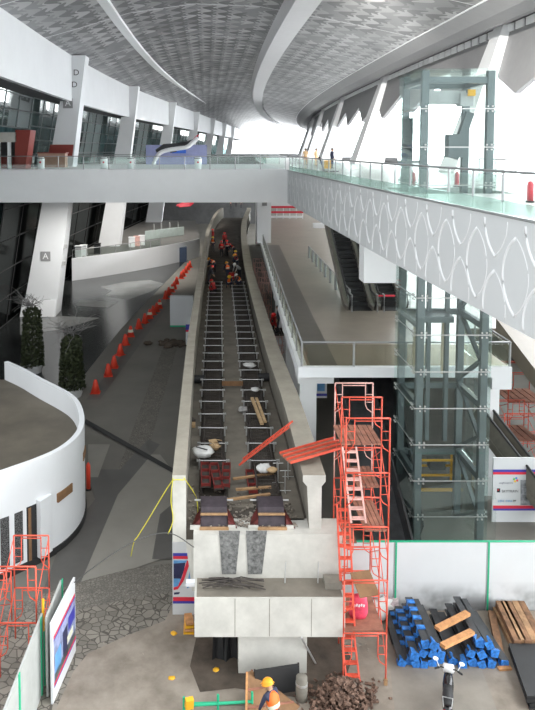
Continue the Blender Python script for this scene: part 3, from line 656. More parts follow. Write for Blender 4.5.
def soft(name, label, cat, px, py, z, r, m, squash=0.5, seed=1, n=7, sub=None):
    p = onz(px, py, z); rt = thing(name, label, cat, p)
    mb = MB(); mb.blob(p+Vector((0, 0, r*squash*0.9)), r, seed, squash, n); mb.build('bulk', m, rt, True)
    return rt, p
r, p = soft('white_sack', 'white sack lying on the left track above the red formwork', 'sack', 203, 455, ZD+.38, 0.40, m_bag, 0.4, 3)
mb = MB(); mb.cbox(p+Vector((-0.05, -.1, .3)), (0.5, 0.05, 0.02), -0.6); mb.build('seam', m_darks, r)
r, p = soft('cardboard_scraps', 'tan cardboard scraps beside the white sack', 'cardboard', 215, 449, ZD+.38, 0.22, m_tan, 0.5, 5)
for k in range(5): mb = MB(); mb.cbox(p+Vector((R.uniform(-.25, .25), R.uniform(-.3, .3), 0.14+.05*k)), (0.25, 0.16, 0.02), R.random()*3, 0.4); mb.build('flap', m_tan, r)
r, p = soft('crumpled_cloth', 'crumpled white and brown cloth on the right track near the red ladder', 'cloth', 264, 471, ZD+.38, 0.27, m_bag, 0.5, 8)
mb = MB(); mb.blob(p+Vector((.28, -.12, .1)), 0.2, 4, 0.5); mb.build('brown_fold', m_tan, r, True)
soft('plastic_bag', 'grey plastic bag on the centre of the track bed', 'bag', 243, 412, ZD+.05, 0.26, mat('grey_plastic', (0.35, 0.34, 0.33), 0.5, var=.4, scale=6), 0.5, 9)
soft('plastic_bag', 'pale plastic bag on the right track by the far clamp bars', 'bag', 249, 367, ZD+.4, 0.34, m_bag, 0.35, 11)
soft('plastic_bag', 'small white bag on the right track beside the timber offcuts', 'bag', 255, 391, ZD+.4, 0.22, m_bag, 0.4, 12)
for nm, px, py in (('left', 198, 383), ('right', 264, 381)):
    r, p = soft('rubber_roll', 'black rubber roll lying outside the %s track' % nm, 'rubber roll', px, py, ZD+.03, 0.05, m_black)
    mb = MB(); mb.tube(p+Vector((-.32, 0, .2)), p+Vector((.32, 0, .2)), 0.2, 14); mb.build('roll', m_black, r)
r, p = soft('tool_pile', 'dark pile of tools against the left parapet', 'tools', 192, 423, ZD+.03, 0.16, m_black, 0.6, 14)
mb = MB(); mb.cbox(p+Vector((.05, -.45, .1)), (.2, .35, .12)); mb.build('tool_box', m_tan, r); mb = MB(); mb.bar(p+Vector((-.1, .6, .05)), p+Vector((.1, -.2, .2)), .12, .05); mb.build('board', m_rebar, r)
# concrete crumbs on the deck end: uncountable
mb = MB()
for k in range(420):
    x = R.uniform(LX(22)+0.5, RX(22)-0.8); y = YE+0.05+abs(R.gauss(0, 0.9)); s = R.uniform(0.015, 0.05)
    mb.cbox((x, y, ZD+0.04+s*0.4), (s*2, s*1.5, s), R.random()*3)
o = mb.build('concrete_crumbs', m_rubble); tag(o, 'scattered concrete crumbs along the end of the track bed', 'debris', kind='stuff')
# red ladder
def ladder(name, label, a, b, w, n, m, side=None, rail=0.05, stile_m=None, cat='ladder'):
    a, b = Vector(a), Vector(b); d = (b-a).normalized(); s = Vector(side) if side else d.cross(Vector((0, 0, 1))).normalized(); s = s.normalized()*w/2
    r = thing(name, label, cat, a)
    for q in (-1, 1): mb = MB(); mb.bar(a+s*q, b+s*q, rail*0.7, rail); mb.build('stile', stile_m or m, r)
    for k in range(n):
        p = a+(b-a)*((k+0.5)/n); mb = MB(); mb.tube(p-s, p+s, rail*0.33, 5); mb.build('rung', m, r)
    return r
ladder('red_ladder', 'red metal ladder leaning from the track bed onto the right parapet', onz(241, 462, ZD+0.4), onz(291, 424, ZT+0.12), 0.36, 13, m_red, side=(0.55, 1.0, 0.35), rail=0.06)
# survey stands
for k, (px, py) in enumerate(((285, 492), (278, 484), (288, 478))):
    p = onz(px, py, ZD+.02); r = thing('steel_prop', ['short steel prop stand on the track bed by the right parapet', 'second steel prop stand left of the first', 'third steel prop stand below the red gangway'][k], 'prop', p, 'prop stands')
    mb = MB(); mb.tube(p, p+Vector((0, 0, .75)), .02); mb.build('post', m_steel, r)
    mb = MB(); mb.tube(p+Vector((-.2, 0, .05)), p+Vector((.2, 0, .05)), .015); mb.tube(p+Vector((0, -.2, .05)), p+Vector((0, .2, .05)), .015); mb.build('foot', m_steel, r)
    mb = MB(); mb.tube(p+Vector((-.18, 0, .75)), p+Vector((.18, 0, .75)), .015); mb.build('cross_bar', m_steel, r)
# cable bundle and rods on the ledge
p0 = Vector((xat(198, zc1, 20.75), 20.75, zc1+0.06)); p1 = Vector((xat(266, zc1, 20.75), 20.7, zc1+0.06))
r = thing('cable_bundle', 'bundle of dark bars and cables lying on the pier ledge', 'cables', p0)
for k in range(12):
    a = p0.lerp(p1, R.uniform(0, .35)); b = p0.lerp(p1, R.uniform(.55, 1)); a += Vector((0, R.uniform(-.2, .2), R.uniform(0, .12))); b += Vector((0, R.uniform(-.25, .2), R.uniform(0, .12)))
    mb = MB(); mb.path([a, a.lerp(b, .5)+Vector((0, R.uniform(-.12, .12), .12)), b], 0.02, 5); mb.build('bar', m_rebar, r)
for k, px in enumerate((285, 318)):
    x = xat(px, zc1+.4, 20.9); mb = MB(); mb.tube((x, 20.9, zc1+0.02), (x+.03, 21.0, zc1+0.62), 0.022); tag(mb.build('starter_rod', m_steel), ['left upright rod on the pier ledge', 'right upright rod on the pier ledge near the scaffold'][k], 'rod', 'upright rods on the ledge')
x = xat(335, zc1, 20.9); mb = MB(); mb.cbox((x-.1, 20.8, zc1+0.12), (0.5, 0.45, 0.2)); tag(mb.build('concrete_block', m_conc2), 'small concrete block at the right end of the pier ledge', 'block')
# poles leaning beside the pier column
a = Vector((xat(316, 0, 20.9), 20.9, 0)); b = Vector((xat(301, zc0, 20.2), 20.1, zc0+0.0)); mb = MB(); mb.tube(a, b+Vector((0, 0, .05)), 0.03); tag(mb.build('steel_pole', m_steel), 'thin steel pole leaning against the pier column', 'pole')
# ================================================================== SCAFFOLD (mason frame towers)
def frame(r, x0, x1, y, z, h, m, tag_m=None, nm='frame'):
    mb = MB(); t = 0.024
    mb.tube((x0, y, z), (x0, y, z+h), t, 6); mb.tube((x1, y, z), (x1, y, z+h), t, 6)
    mb.tube((x0, y, z+h), (x1, y, z+h), t, 6)
    i0, i1 = x0+0.24, x1-0.24
    zt = z+h*0.95
    for xi, xo, s in ((i0, x0, 1), (i1, x1, -1)):
        mb.path([(xi, y, zt+0.05), (xi, y, z+h*0.55), (xi-s*0.06, y, z+h*0.46), (xo, y, z+h*0.38)], 0.017, 5)
        for f in (0.6, 0.76): mb.tube((xo, y, z+h*f), (xi, y, z+h*f), 0.013, 5)
    mb.tube((i0, y, zt), (i1, y, zt), 0.017, 5)
    return mb.build(nm, m, r, True)
def brace(r, p, q, m):
    mb = MB(); mb.tube(p, q, 0.014, 5); mb.build('cross_brace', m, r)
def planks(r, x0, x1, y0, y1, z, n=5, m=None):
    w = (x1-x0)/n
    for k in range(n):
        mb = MB(); mb.cbox(((x0+w*(k+.5)), (y0+y1)/2, z+0.03), (w*0.84, y1-y0+0.1, 0.04), R.uniform(-.01, .01)); mb.build('plank', m or m_plank, r)
Ys = (20.0, 21.75, 23.1)
sx = [(xat(345.5, 6, Ys[0]), xat(389, 6, Ys[0])), (xat(341, 6, Ys[1]), xat(381, 6, Ys[1])), (xat(334.5, 6, Ys[2]), xat(372, 6, Ys[2]))]
ztop = zat(419, Ys[0]); th = ztop/5
st = thing('scaffold_tower', 'tall red scaffold tower with ladders beside the guideway pier', 'scaffold', (sx[1][0]+.6, Ys[1], 0))
for i in range(3):
    for k in range(5):
        m = m_red
        if k == 4 and i == 2: m = m_pink
        if k == 3 and i == 2: m = m_pink
        frame(st, sx[i][0], sx[i][1], Ys[i], 0.02+k*th, th, m)
for i in range(2):
    for k in range(5):
        for s in (0, 1):
            a0 = Vector((sx[i][s], Ys[i], k*th+th*0.42)); a1 = Vector((sx[i][s], Ys[i], k*th+th*0.95)); b0 = Vector((sx[i+1][s], Ys[i+1], k*th+th*.42)); b1 = Vector((sx[i+1][s], Ys[i+1], k*th+th*.95))
            if (s == 0 or k < 4): brace(st, a0, b1, m_red); brace(st, a1, b0, m_red)
# platforms at two levels
planks(st, sx[0][0]+.55, sx[0][1]-.05, Ys[0], Ys[1], th*3-0.1, 5); planks(st, sx[1][0]+.5, sx[1][1]-.03, Ys[1], Ys[2], th*3+.35, 5)
planks(st, sx[1][0]-.02, sx[1][1]+.0, Ys[1]-.1, Ys[2], th*4+.15, 8)
planks(st, sx[0][0]+.1, sx[0][0]+.75, Ys[1]+.1, Ys[2], th*2+.1, 4)
def stair(r, a, b, w, n, m):
    a, b = Vector(a), Vector(b); s = Vector((w/2, 0, 0))
    for q in (-1, 1): mb = MB(); mb.bar(a+s*q, b+s*q, .05, .07); mb.build('ladder_stile', m, r)
    for k in range(n):
        p = a+(b-a)*((k+.5)/n); mb = MB(); mb.cbox(p, (w, .16, .035)); mb.build('ladder_step', m, r)
stair(st, (sx[0][0]+.42, Ys[0]+.15, th*3+.05), (sx[1][0]+.22, Ys[1]-.15, th*4+.1), 0.42, 8, m_pink)
stair(st, (sx[0][0]+.32, Ys[0]+.1, .05), (sx[0][0]+.25, Ys[0]+1.2, th+.05), 0.38, 6, m_red)
stair(st, (sx[0][0]+.2, Ys[0]+.3, th), (sx[0][0]+.2, Ys[0]+1.4, th*3), 0.36, 10, m_red)
for s in (0, 1): mb = MB(); x = sx[0][s]; mb.cbox((x, Ys[0], .12), (.09, .09, .24)); mb.build('base_jack', m_wood, st)
mb = MB(); mb.cbox(((sx[0][0]+sx[0][1])/2+.05, Ys[0]+.35, th*2-.3), (0.62, 0.75, .04), 0.25, 0.5, 0); tag(mb.build('plywood_sheet', m_ply), 'tilted brown plywood sheet hanging in the lower scaffold', 'plywood')
r = thing('sack', 'pink-red sack with white marks on the lower scaffold platform', 'sack', ((sx[0][0]+sx[0][1])/2-.05, Ys[0]+.7, th+.04))
x, y, z = r.location; mb = MB()
mb._cl([[Vector((x+math.cos(a)*w, y+math.sin(a)*w*.5, z+h)) for a in [6.28318*k/14 for k in range(14)]] for h, w in ((0, .24), (.15, .29), (.4, .28), (.6, .25), (.68, .2))]); mb.build('bag', m_pinkbag, r, True)
mb = MB()
for k in range(5): mb.cbox((x-.15+.07*k, y-.155, z+.45+.02*(k % 2)), (.045, .02, .07), 0, 0, .2)
mb.build('white_print', m_whitew, r)
mb = MB(); mb.box((sx[0][0]+.05, Ys[0]+.1, th), (sx[0][1]-.05, Ys[1], th+.04)); mb.build('platform_board', m_plank, st)
# red gangway from the parapet to the scaffold
a = onz(285, 459, ZT+.16); b = ony(341, 443, 23.0)
r = thing('gangway', 'red-edged plank gangway from the right parapet to the scaffold tower', 'gangway', a)
d = (b-a); s = Vector((-d.y, d.x, 0)).normalized()
for k in range(3):
    mb = MB(); o = s*(.32*(k-1)); mb.bar(a+o*.8, b+o*.8, .21, .04); mb.build('plank', m_plank, r)
for q in (-.38, -.13, .13, .38): mb = MB(); mb.bar(a+s*q+Vector((0, 0, .04)), b+s*q+Vector((0, 0, .04)), .035, .08); mb.build('edge_rail', m_red, r)
# right scaffold
def tower(label, loc, w, d, hs, m, plat=(), grp=None, rz=0):
    r = thing('scaffold_tower', label, 'scaffold', loc, grp, 0); x, y, z = loc
    zz = z
    for k, h in enumerate(hs):
        for yy in (y, y+d): frame(r, x, x+w, yy, zz, h, m)
        for xx in (x, x+w):
            brace(r, (xx, y, zz+h*.35), (xx, y+d, zz+h*.95), m); brace(r, (xx, y, zz+h*.95), (xx, y+d, zz+h*.35), m)
        if k in plat: planks(r, x+.02, x+w-.02, y, y+d, zz+h, 5, m_plank if m is not m_pink else m_rebar)
        zz += h
    return r
YR = 31.5
tower('red scaffold with dark plank platform between the stairs at the right edge', (xat(508, 3, 35), 35.0, 0), 1.9, 1.9, (1.6, 1.5, 1.5), m_red, (1,), 'scaffolds')
tower('low red scaffold with plank deck in front of the other at the right edge', (xat(503, 2, 32.5), 32.4, 0), 1.7, 1.8, (2.2, 1.3), m_red, (0,), 'scaffolds')
# left scaffold
yl = 20.3
x1 = xat(47, 2, yl+1.6)
tower('red scaffold tower at the left edge in front of the curved white wall', (xat(-1, 2, yl), yl, 0), 1.1, 1.7, (1.72, 1.72), m_red, (), 'scaffolds')
tower('second red scaffold at the left edge, cut by the frame of the photo', (xat(-42, 2, yl+.6), yl+.9, 0), 1.05, 1.7, (1.72,), m_red, (), 'scaffolds')
# faded scaffold between guideway and mezzanine
for k, Y in enumerate((55, 60, 65)):
    xx = RX(Y)+0.35
    tower(['faded pink scaffold between guideway and mezzanine, nearest of three', 'faded pink scaffold between guideway and mezzanine, middle of three', 'faded pink scaffold between guideway and mezzanine, farthest of three'][k], (xx, Y, 0), 0.85, 2.2, (1.8, 1.8, 1.8), m_pink, (), 'faded scaffolds')
tower('faded scaffold standing in the gap below the long mezzanine railing', (RX(44)+.35, 44, 0), 0.85, 1.8, (1.75, 1.75, 0.6), m_pink, (2,), 'faded scaffolds')
# ================================================================== GLASS LIFT TOWER
tx0, tx1, ty0, ty1, tz1 = 7.95, 10.85, 27.0, 30.0, zat(70, 27)
lt = thing('glass_lift_tower', 'tall glass lift tower rising from the ground past the upper walkway', 'lift tower', ((tx0+tx1)/2, 28.5, 0))
for x in (tx0+.22, tx1-.22):
    for y in (ty0+.22, ty1-.22):
        mb = MB(); mb.cbox((x, y, tz1/2), (.26, .26, tz1)); mb.build('corner_post', m_shaft, lt)
nlev = 13; lh = tz1/nlev
for k in range(nlev):
    z0, z1 = k*lh+.02, (k+1)*lh-.02
    for (a, b) in (((tx0, ty0), (tx1, ty0)), ((tx1, ty0), (tx1, ty1)), ((tx0, ty1), (tx1, ty1)), ((tx0, ty0), (tx0, ty1))):
        mb = MB(); dx, dy = (0.02, 0.012) if a[1] == b[1] else (0.012, 0.02)
        mb.box((min(a[0], b[0])+(dx if a[1] == b[1] else -.012), min(a[1], b[1])-(.012 if a[1] == b[1] else -.02), z0), (max(a[0], b[0])+(-dx if a[1] == b[1] else .012), max(a[1], b[1])+(.012 if a[1] == b[1] else -.02), z1)); mb.build('glass_panel', g_shaft, lt)
for k in range(1, nlev):
    z = k*lh; mb = MB()
    for x, y in ((tx0+.3, ty0), (tx1-.3, ty0), (tx0, ty0+.3), (tx1, ty0+.3), (tx0, ty1-.3)):
        for dx in (-.09, .09):
            for dz in (-.09, .09):
                q = (x+dx, y-.03, z+dz) if y == ty0 else (x-.03 if x == tx0 else x+.03, y+dx, z+dz)
                mb.cbox(q, (.055, .055, .055))
    mb.box((tx0, ty0-.008, z-.018), (tx1, ty0+.008, z+.018)); mb.box((tx0-.008, ty0, z-.018), (tx0+.008, ty1, z+.018))
    mb.build('glass_fitting', m_steel, lt)
for z in (lh*2, lh*4, lh*6.2, lh*9.6, tz1-.35):
    mb = MB()
    for a, b in (((tx0+.22, ty0+.22), (tx1-.22, ty0+.22)), ((tx1-.22, ty0+.22), (tx1-.22, ty1-.22)), ((tx0+.22, ty1-.22), (tx1-.22, ty1-.22)), ((tx0+.22, ty0+.22), (tx0+.22, ty1-.22))):
        if z < lh*9 and a[1] == b[1] == ty0+.22: continue
        mb.bar((a[0], a[1], z), (b[0], b[1], z), .18, .24)
    mb.build('ring_beam', m_shaft, lt)
for k in range(9):
    z0 = k*lh*1.05; z1 = z0+lh*1.05; a, b = (ty0+.25, ty1-.25) if k % 2 else (ty1-.25, ty0+.25)
    mb = MB(); mb.bar((tx1-.3, a, z0), (tx1-.3, b, z1), .14, .14, (1, 0, 0)); mb.build('diagonal_brace', m_shaft, lt)
for x, y in ((tx1-.85, ty1-.4), (tx0+1.3, ty1-.35)):
    mb = MB(); mb.cbox((x, y, 7.6), (.16, .2, 8.4)); mb.build('guide_rail', m_shaft, lt)
mb = MB(); mb.box((tx0-.05, ty0-.05, tz1-.02), (tx1+.05, ty1+.05, tz1+.05)); mb.build('roof_glass', g_rail, lt)
# hoist machine at the top
mb = MB(); mb.cbox((tx0+1.4, 28.6, tz1-.9), (1.5, .6, .5)); mb.cbox((tx1-.75, 28.4, tz1-1.0), (.5, .5, .5)); mb.build('machine_housing', mat('pale_machine', (.42, .43, .43), .5), lt)
mb = MB(); mb.bar((tx1-1.15, 28.4, tz1-3.3), (tx1-.55, 28.4, tz1-1.5), .3, .3); mb.cbox((tx1-1.15, 28.4, tz1-2.8), (.55, .5, .9)); mb.build('counterweight', m_shaft, lt)
mb = MB(); mb.cbox((tx1-.6, 28.1, tz1-.75), (.28, .1, .25)); mb.build('yellow_plate', m_yel, lt)
mb = MB(); mb.box((tx0+.08, ty1-1.7, tz1-4.4), (tx0+.12, ty1-.3, tz1-1.7)); mb.build('side_screen', m_shaft, lt, label='dark screen on the left side of the lift top')
# landing door frames at mezzanine level, seen through the shaft
mb = MB()
for x in (tx0+.75, tx0+1.35, tx0+1.95): mb.box((x, ty1-.1, ZM), (x+.09, ty1-.02, ZM+2.3))
mb.box((tx0+.75, ty1-.1, ZM+2.2), (tx0+2.04, ty1-.02, ZM+2.3)); mb.build('landing_frame', m_cream, lt)
mb = MB(); mb.box((tx0+.35, ty0+1.6, ZM+2.5), (tx1-.9, ty1-.3, ZM+2.75)); mb.build('car_top', m_shaft, lt)
# low glass skirt around the base
zs = zat(500, 26.4); mb = MB()
mb.loft([[Vector((tx0-.55, 27.4, zs+.0)), Vector((tx0-.1, 26.3, zs-.35)), Vector((tx1+.05, 26.3, zs+.1))], [Vector((tx0-.15, 27.4, zs+.5)), Vector((tx0+.05, 26.75, zs+.25)), Vector((tx1+.0, 26.75, zs+.75))]])
mb.loft([[Vector((tx0-.55, 27.4, zs-.03)), Vector((tx0-.1, 26.3, zs-.38)), Vector((tx1+.05, 26.3, zs+.07))], [Vector((tx0-.15, 27.4, zs+.47)), Vector((tx0+.05, 26.75, zs+.22)), Vector((tx1+.0, 26.75, zs+.72))]]); mb.build('canopy', g_skirt, lt)
mb = MB(); mb.box((tx0-.1, 26.3, 0), (tx1+.05, 26.33, zs-.35)); mb.build('base_glass', g_skirt, lt)
# yellow barrier behind the shaft
p = onz(437, 491, 0); r = thing('yellow_barrier', 'yellow steel frame barrier seen through the bottom of the lift tower', 'barrier', p)
w = 1.95
for yy in (0, 1.0):
    for xx in (-w/2, w/2): mb = MB(); mb.cbox(p+Vector((xx, yy, .75)), (.09, .09, 1.5)); mb.build('post', m_yel, r)
    for zz in (.75, 1.45): mb = MB(); mb.cbox(p+Vector((0, yy, zz)), (w, .07, .09)); mb.build('rail', m_yel, r)
mb = MB(); mb.cbox(p+Vector((0, 0, .06)), (w+.1, .1, .12)); mb.build('kick_bar', m_yel, r)
mb = MB(); mb.cbox(p+Vector((.1, .5, 1.1)), (.7, .5, .45)); mb.build('control_box', m_mid, r)
mb = MB(); mb.cbox(p+Vector((-.35, .5, 1.75)), (1.3, .3, .06)); mb.build('white_tube', m_white, r)
# ================================================================== ESCALATORS
def escalator(label, x, y0, z0, L, w, up=1, nst=None):
    r = thing('escalator', label, 'escalator', (x, y0, z0), 'escalators')
    sl = math.tan(math.radians(30)); n = int(L/.4)
    mb = MB()
    for k in range(n): mb.box((x-w/2+.12, y0+.9+k*.4, z0+k*.4*sl*up-.25), (x+w/2-.12, y0+.9+(k+1)*.4, z0+.02+k*.4*sl*up))
    mb.box((x-w/2+.12, y0, z0-.05), (x+w/2-.12, y0+.9, z0+.02)); mb.build('steps', m_black, r)
    for s in (-1, 1):
        xx = x+s*(w/2)
        prof = [(y0, z0+.1), (y0-.25, z0+.55), (y0, z0+.95), (y0+.9, z0+1.0), (y0+.9+L, z0+1.0+L*sl*up)]
        mb = MB(); mb.path([(xx, a, b) for a, b in prof], .06, 6); mb.build('handrail', m_black, r, True)
        mb = MB(); mb._cl([[Vector((xx-.015, a, b-.02)), Vector((xx+.015, a, b-.02)), Vector((xx+.015, a, b-.8)), Vector((xx-.015, a, b-.8))] for a, b in ((y0, z0+.9), (y0+.9, z0+.95), (y0+.9+L, z0+.95+L*sl*up))]); mb.build('balustrade_glass', g_shaft, r)
        mb = MB(); mb._cl([[Vector((xx-.12, a, b)), Vector((xx+.12, a, b)), Vector((xx+.12, a, b-.55)), Vector((xx-.12, a, b-.55))] for a, b in ((y0+.1, z0+.25), (y0+.9, z0+.25), (y0+.9+L, z0+.25+L*sl*up))]); mb.build('skirt_panel', mat('escalator_skirt', (.2, .18, .155), .35, .3), r)
        mb = MB(); mb.path([(xx+.1, y0-.28, z0), (xx+.1, y0-.28, z0+1.0), (xx+.1, y0+.1, z0+1.0)], .045, 6); mb.build('newel', m_rail, r)
    return r
YS0 = onz(360, 311, ZM).y
escalator('left escalator climbing from the mezzanine towards the upper walkway', (xat(350, ZM, YS0)+xat(374, ZM, YS0))/2, YS0, ZM, 7.6, 1.5)
escalator('right escalator beside the white soffit box, partly hidden by the lift', xat(394, ZM, YS0), YS0, ZM, 7.6, 1.5)
mb = MB(); xx = xat(401, ZM, YS0+2); mb.box((xat(376, ZM, YS0), YS0-.2, ZM+.9), (xat(394, ZM, YS0), YS0-.1, ZM+.98)); tag(mb.build('red_belt_barrier', m_redr), 'red belt barrier between the two escalators', 'barrier')
for o in [mb]: pass
e = [onz(349, 306, ZM), onz(330, 283, ZM), onz(309, 258, ZM)]
railing('guard_railing', 'short glass guard railing with thick steel posts left of the escalator', e, 1.05, 2.3, post_r=.09)
# lower escalators in the dark and at the right
def truss(label, a, b, w, t, m, name='escalator_truss', hand=True, cat='escalator'):
    a, b = Vector(a), Vector(b); r = thing(name, label, cat, (a.x, a.y, min(a.z, b.z)), 'lower escalators')
    d = (b-a).normalized(); s = Vector((0, 0, 1)).cross(d).normalized()*w/2; dn = Vector((0, 0, -t))
    mb = MB(); mb.hexa([a-s, a+s, a+s+dn, a-s+dn], [b-s, b+s, b+s+dn, b-s+dn]); mb.build('truss_body', m, r)
    n = int((b-a).length/.45)
    for q in (-1, 1):
        mb = MB(); mb.bar(a+s*q+Vector((0, 0, .5)), b+s*q+Vector((0, 0, .5)), .05, .75); mb.build('balustrade', m, r)
        mb = MB(); mb.path([a+s*q+Vector((0, 0, .93)), b+s*q+Vector((0, 0, .93))], .06, 6); mb.build('handrail', m_black, r)
    return r
truss('dark escalator descending beneath the mezzanine behind the scaffold tower', (xat(350, 5.2, 33), 33, ZM-1), (xat(395, .3, 25.2), 25.2, .2), 1.4, .5, m_darks)
truss('second dark escalator beneath the mezzanine, right of the first', (xat(378, 5.2, 34), 34, ZM-1), (xat(432, .3, 27.2)-.9, 27.4, .2), 1.1, .4, m_darks)
truss('grey-sided stair descending in front of the printed sign at the right edge', ony(480, 420, 32), ony(550, 512, 28.5), .5, .4, m_conc2, 'stair_flight', cat='stair')
a, b = ony(496, 318, 36), ony(560, 402, 31); mb = MB(); s = Vector((1.0, .2, 0)); dn = Vector((0, 0, -.9))
mb.hexa([a, a+s*3, a+s*3+dn, a+dn], [b, b+s*3, b+s*3+dn, b+dn]); tag(mb.build('stair_soffit', m_mezz), 'sloping concrete stair soffit at the right edge below the walkway', 'stair')
# ================================================================== HOARDINGS
YH = onz(440, 611, 0).y; hh = zat(542, YH)
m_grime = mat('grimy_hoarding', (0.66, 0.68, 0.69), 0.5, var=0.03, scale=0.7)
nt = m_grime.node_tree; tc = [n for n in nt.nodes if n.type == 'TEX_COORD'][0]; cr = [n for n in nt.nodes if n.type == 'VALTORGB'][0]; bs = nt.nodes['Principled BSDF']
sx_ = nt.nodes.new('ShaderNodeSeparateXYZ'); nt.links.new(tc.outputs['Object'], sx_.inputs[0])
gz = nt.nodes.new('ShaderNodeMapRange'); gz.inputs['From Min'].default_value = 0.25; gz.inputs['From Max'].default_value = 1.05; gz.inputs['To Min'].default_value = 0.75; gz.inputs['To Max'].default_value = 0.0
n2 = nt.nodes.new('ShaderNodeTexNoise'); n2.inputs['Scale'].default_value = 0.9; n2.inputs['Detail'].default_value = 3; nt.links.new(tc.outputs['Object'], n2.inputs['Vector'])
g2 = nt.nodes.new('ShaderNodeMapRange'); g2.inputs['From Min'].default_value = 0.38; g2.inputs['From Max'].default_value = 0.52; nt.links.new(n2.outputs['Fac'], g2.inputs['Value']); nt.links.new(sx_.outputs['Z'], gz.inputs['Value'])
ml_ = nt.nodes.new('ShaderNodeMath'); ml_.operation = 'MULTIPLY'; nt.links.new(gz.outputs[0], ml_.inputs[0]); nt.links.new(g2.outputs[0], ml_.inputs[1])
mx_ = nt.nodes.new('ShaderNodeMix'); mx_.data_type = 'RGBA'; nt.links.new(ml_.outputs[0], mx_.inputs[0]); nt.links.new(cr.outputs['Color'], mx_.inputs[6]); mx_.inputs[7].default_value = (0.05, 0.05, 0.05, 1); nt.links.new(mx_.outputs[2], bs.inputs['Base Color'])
def hoard(label, x0, x1, Y, h, posts, name='site_hoarding'):
    r = thing(name, label, 'hoarding', ((x0+x1)/2, Y, 0), 'white site hoarding')
    mb = MB(); mb.box((x0, Y, .02), (x1, Y+.06, h)); mb.build('panel', m_grime, r)
    for x in posts: mb = MB(); mb.box((x-.028, Y-.02, 0), (x+.028, Y, h)); mb.build('green_strip', m_green, r)
    mb = MB(); mb.box((x0, Y-.01, h-.01), (x1, Y+.07, h+.02)); mb.build('top_rail', m_green, r)
    return r
hx = [xat(px, 1, YH) for px in (318, 394, 486.5, 579)]
hoard('white hoarding panel behind the scaffold tower', hx[0], hx[1]-.02, YH, hh, [])
hoard('white hoarding panel with green strips behind the blue-tipped beams', hx[1], hx[2]-.02, YH, hh, [hx[1]+.05])
hoard('white hoarding panel behind the rusty beams at the right edge', hx[2], hx[3], YH, hh, [hx[2]+.05])
# train print panel left of the pier
Yp = onz(182, 616, 0).y; x0, x1 = xat(172.5, 1, Yp), xat(196, 1, Yp)
hp = zat(541, Yp)
r = thing('printed_hoarding', 'white hoarding panel printed with a red and blue train, left of the pier', 'hoarding', ((x0+x1)/2, Yp, 0))
mb = MB(); mb.box((x0, Yp, .0), (x1+.7, Yp+.06, hp)); mb.build('panel', m_panel, r)
def pr(name, px, m, lay=1, Y=None, par=None):
    Y = Yp if Y is None else Y; e = .004*lay
    P = [ony(a, b, Y) for a, b in px]; mb = MB(); mb.hexa([q+Vector((0, .002, 0)) for q in P], [q+Vector((0, -e, 0)) for q in P]); return mb.build(name, m, par or r)
pr('blue_stripe', [(173, 553), (196, 553), (196, 556), (173, 556)], m_blur)
pr('red_stripe', [(173, 556), (196, 556), (196, 559), (173, 559)], m_redr)
pr('windscreen', [(173.5, 561), (186, 560.5), (184, 570), (181, 579), (173.5, 579)], m_navy)
pr('sky_band', [(173.5, 560.3), (187, 560.3), (186, 562.5), (173.5, 563.5)], m_sky, 2)
pr('lower_window', [(173.5, 578.5), (181, 578.5), (178, 586), (173.5, 587)], m_sky, 2)
pr('red_swoosh', [(187, 560.5), (191, 560.5), (188, 568), (184, 580), (178, 589), (173.5, 590), (173.5, 587.5), (178, 586), (182, 577), (184.5, 568)], m_redr, 3)
pr('side_window', [(191, 562.5), (192, 562.5), (192, 585), (187, 588.5), (188, 580)], m_sky, 2)
pr('headlamp', [(174, 592.5), (180, 592), (179, 594), (174, 594.5)], m_navy, 2)
pr('red_stripe', [(173, 597), (196, 597), (196, 601), (173, 601)], m_redr)
pr('blue_stripe', [(173, 601), (196, 601), (196, 603.5), (173, 603.5)], m_blur)
mb = MB(); mb.box((x0, Yp-.01, hp), (x1+.3, Yp+.07, hp+.05)); mb.build('top_rail', m_green, r)
# yellow stack
for k in range(4):
    z = .02+.11*k; xx = xat(189, 0, Yp-.7); mb = MB(); mb.cbox((xx, Yp-.75, z+.05), (.34-.03*k, .5, .08), .05*k); tag(mb.build('stacked_timber', m_yel if k % 2 == 0 else m_woodo), ['bottom slat of the small yellow timber stack by the pier', 'second slat of the small yellow timber stack by the pier', 'third slat of the small yellow timber stack by the pier', 'top slat of the small yellow timber stack by the pier'][k], 'timber', 'yellow timber stack')
# right printed hoarding with logos
Yq = onz(500, 522, 0).y; r = thing('printed_hoarding', 'white sign hoarding with blue and red stripes and company logos at the right', 'sign', (xat(512, 1, Yq), Yq, 0))
xa, xb = xat(492.5, 1, Yq), xat(560, 1, Yq); hq = zat(458, Yq)
mb = MB(); mb.box((xa, Yq, 0), (xb, Yq+.08, hq)); mb.build('panel', m_panel, r)
pr('blue_stripe', [(493, 469.5), (535, 469.5), (560, 469.5), (560, 472), (493, 472)], m_blur, 1, Yq); pr('red_stripe', [(493, 472), (560, 472), (560, 474.5), (493, 474.5)], m_redr, 1, Yq)
pr('red_stripe', [(493, 505.5), (560, 505.5), (560, 508.5), (493, 508.5)], m_redr, 1, Yq); pr('blue_stripe', [(493, 508.5), (560, 508.5), (560, 510.5), (493, 510.5)], m_blur, 1, Yq)
pr('photo_print', [(520.5, 480), (560, 480), (560, 505), (520.5, 505)], mat('city_print', (.12, .2, .17), .5, var=.9, scale=3, c2=(.5, .52, .56)), 1, Yq)
for k, c in enumerate(((.8, .1, .1), (.9, .6, .05), (.15, .55, .15), (.1, .3, .7))):
    a = k*1.57+.4; q = ony(515.6+1.7*math.cos(a), 479.7+1.7*math.sin(a), Yq)
    mb = MB(); mb.cbox(q+Vector((0, -.006, 0)), (.085, .008, .085), 0, 0, a); mb.build('pinwheel_mark', mat('logo_%d' % k, c, .5), r)
